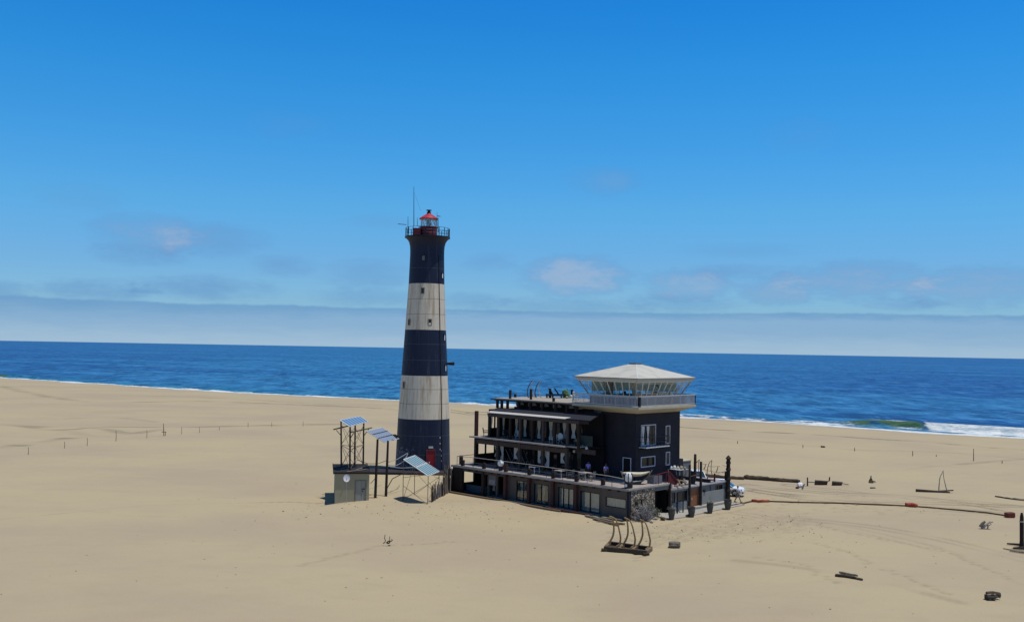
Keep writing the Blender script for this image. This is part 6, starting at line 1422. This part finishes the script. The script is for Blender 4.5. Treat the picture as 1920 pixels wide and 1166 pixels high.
# mooring boom: rope with faded red floats
q = MB(); pts = [GG(x, y) + Vector((0, 0, .08)) for x, y in [(1366, 949), (1380, 947), (1395, 944), (1410, 940.5), (1440, 940.5), (1500, 942.5), (1560, 943.5), (1640, 946.5), (1700, 949), (1740, 952), (1800, 957), (1850, 962), (1880, 966.5), (1892, 969)]]
sm = []
for i in range(len(pts) - 1):
    for kk in range(4): pp_ = pts[i].lerp(pts[i + 1], kk / 4); sm.append(pp_ + Vector((0, random.uniform(-.06, .06), 0)))
sm.append(pts[-1]); q.tube(sm, .075, 6); tag(q.build('hawser', rope_m, smooth=True), 'long dark tarry rope curving across the sand to the right edge', 'rope')
log('float', [GG(1409, 940.5) + Vector((0, 0, .16)), GG(1422, 941.3) + Vector((0, 0, .16)), GG(1443, 941) + Vector((0, 0, .16))], .15, float_red, 'long faded orange red float at the left end of the rope', 'float', rough=.1)
log('float', [GG(1698, 949) + Vector((0, 0, .2)), GG(1708, 949.4) + Vector((0, 0, .22)), GG(1719, 951) + Vector((0, 0, .18))], .24, float_red, 'bright red float in the middle of the rope', 'float', rough=.1)
q = MB(); c = GG(1894, 970); q.bar(c + Vector((-.45, 0, .25)), c + Vector((.42, .1, .28)), .6, .5); tag(q.build('crate', mat('rust red box', (.16, .035, .022), .7, var=.4, scale=6, bump=.8), bevel=.08), 'rust red box shaped float at the right end of the rope', 'box')
for k, (a, b2) in enumerate([((1368, 949.5), (1384, 946.5)), ((1388, 944.5), (1395, 945.5))]): sandlog(a, b2, .12, wood_log if k == 0 else wood_tan, ['thin dark log lying right of the last stone planter', 'short tan log end by the start of the rope'][k])
# skeleton like driftwood
p = GG(1848, 991); th = thing('bleached_driftwood', p + Vector((0, 0, 0)), 'bleached skeleton like driftwood root propped on the sand', 'driftwood'); c9 = lambda x, y: (1820 + x / 5.83, 940 + y / 5.83); Y9 = p.y
for pts, r, m_ in [([(85, 350), (130, 325), (180, 300)], .12, wood_log), ([(105, 275), (130, 240), (160, 215)], .16, wood_grey), ([(120, 305), (160, 260), (205, 225), (245, 220)], .13, bone_pale), ([(180, 240), (190, 280), (175, 305)], .08, bone_pale), ([(200, 215), (225, 245), (190, 265)], .07, bone_pale), ([(105, 330), (120, 300), (160, 290)], .07, bone_pale)]:
    MB().tube([Q(*c9(*a), Y9 - .1 * i) for i, a in enumerate(pts)], [r, r * .9] + [r * .6] * (len(pts) - 2), 7).build('branch', m_, th, smooth=True)
# tall dark post at the right edge with its tangle of roots
p = GG(1916, 1029); th = thing('wreck_post', p, 'tall dark timber post with a pale band standing at the right edge of the picture', 'post')
MB().lathe(p - Vector((0, 0, .3)), [(.32, 0), (.22, .5), (.17, 1.0), (.17, 2.4), (.15, 3.0), (.08, 3.35)], 9).build('post', wood_dark, th, smooth=True)
MB().lathe(p + Vector((0, 0, 2.25)), [(.19, 0), (.19, .12)], 9).build('band', bone_pale, th)
for a, b2, r, m_ in [((1888, 1021), (1912, 1024), .11, wood_dark), ((1881, 1029), (1900, 1033), .06, wood_grey), ((1893, 1034), (1920, 1038), .09, wood_grey), ((1900, 1031), (1925, 1032), .16, wood_dark)]: MB().tube([GG(*a) + Vector((0, 0, r)), GG(*b2) + Vector((0, 0, r * 1.4))], [r * .6, r], 7).build('root', m_, th, smooth=True)
# near logs
p = GG(1264, 1026); th = thing('driftwood_stump', p, 'blocky grey brown driftwood stump on the sand right of the whale rib sculpture', 'stump')
q = MB(); f = offs(p, R(-8)); q.box(f, -.44, .44, -.3, .35, -.1, .45)
for v in q.v: v += Vector((rg.uniform(-.07, .07), rg.uniform(-.07, .07), rg.uniform(-.05, .05)))
q.build('trunk', wood_grey, th, bevel=.12)
for k in range(4): MB().tube([f(-.45, -.28 + k * .05, .08 + k * .11), f(0, -.34 + k * .06, .13 + k * .11), f(.5, -.25 + k * .08, .14 + k * .1)], [.07, .09, .05], 7).build('bark_ridge', (wood_log, wood_grey)[k % 2], th, smooth=True)
log('driftwood_log', [GG(1566, 1080) + Vector((0, 0, .10)), GG(1592, 1083) + Vector((0, 0, .12)), GG(1617, 1088) + Vector((0, 0, .06))], .13, wood_log, 'long dark driftwood log lying on the open sand in the right foreground', 'log', rough=.15)
log('driftwood_log', [GG(1574, 1077) + Vector((0, 0, .18)), GG(1608, 1082.5) + Vector((0, 0, .15))], .09, wood_grey, 'thinner log lying along the back of the long dark driftwood log', 'log', rough=.15)
p = GG(1860, 1124); th = thing('driftwood_root', p, 'gnarled grey driftwood root at the bottom right of the picture', 'driftwood'); Y10 = p.y; c10 = lambda x, y: (1820 + x / 5.83, 940 + y / 5.83)
for i, (pts, r) in enumerate([([(175, 1010), (240, 1000), (320, 1015)], .17), ([(320, 1015), (310, 1050)], .10), ([(175, 1015), (170, 1050), (200, 1075)], .15), ([(200, 1010), (210, 1060), (235, 1090)], .15), ([(230, 1010), (245, 1050), (240, 1090)], .13), ([(260, 1010), (270, 1040), (250, 1070)], .10), ([(180, 1040), (230, 1045), (290, 1040)], .10)]):
    MB().tube([Q(*c10(*a), Y10 + .15 - .06 * i) for a in pts], [r] + [r * .85] * (len(pts) - 1), 7).build('root', wood_grey if i % 2 else wood_log, th, smooth=True)
# small twig tangle left foreground
p = GG(729, 1022); th = thing('twig_tangle', p, 'small dark twig tangle sticking out of the sand in the left foreground', 'driftwood'); c11 = lambda x, y: (700 + x / 23.3, 990 + y / 23.3)
for pts, r in [([(430, 650), (500, 620), (530, 540), (490, 430), (515, 270)], .045), ([(570, 640), (650, 560), (780, 560), (830, 520), (800, 470)], .06), ([(720, 620), (715, 480), (715, 350)], .03), ([(600, 650), (700, 640), (720, 580)], .07), ([(640, 755), (740, 750)], .05)]:
    MB().tube([Q(*c11(*a), p.y) for a in pts], [r * (1 - .1 * i) for i in range(len(pts))], 6).build('twig', wood_log, th, smooth=True)
# cables trailing from the far left to the solar tower / lodge corner posts
for k, (a, b2) in enumerate([((845, 768.5), (918, 772.5)), ((845, 772.5), (915, 777))]):
    q = MB(); A1 = Q(*a, 125); B1 = Q(*b2, 109); q.tube([A1, A1.lerp(B1, .5) - Vector((0, 0, .15)), B1], .018, 4); tag(q.build('overhead_cable', steel_wire), ['upper', 'lower'][k] + ' thin cable running from the lighthouse to the lodge awning', 'cable')

# shells, pebbles and dark specks strewn over the sand
rs = np.random.RandomState(12); q = MB()
for k in range(700):
    if k % 3 == 0: x, y = rs.uniform(8, 30), rs.uniform(84, 100)
    elif k % 3 == 1: x, y = rs.uniform(-32, 48), rs.uniform(60, 120)
    else: x, y = rs.normal(-8, 9), rs.normal(98, 4)
    lx = (Vector((x, y, 0)) - P1).dot(U); ly = (Vector((x, y, 0)) - P1).dot(V)
    if -2.5 < lx < 26 and -1 < ly < 18: continue
    r_ = abs(rs.normal(0, .025)) + .02; c = Vector((x, y, gh(x, y) + r_ * .3)); a = rs.uniform(0, 6)
    q.add([c + Vector((math.cos(a + j * 1.57) * r_ * (1 + .5 * (j % 2)), math.sin(a + j * 1.57) * r_, 0)) for j in range(4)] + [c + Vector((0, 0, r_ * .6)), c - Vector((0, 0, r_))], [(j, (j + 1) % 4, 4) for j in range(4)] + [((j + 1) % 4, j, 5) for j in range(4)])
tag(q.build('pebbles', mat('mixed shell grit', (.34, .29, .21), .9, col2=(.13, .10, .07), scale=.9, f=(.42, .58)), origin=(0, 0, 0)), 'scattered shell and pebble grit over the sand', 'pebbles', kind='stuff')
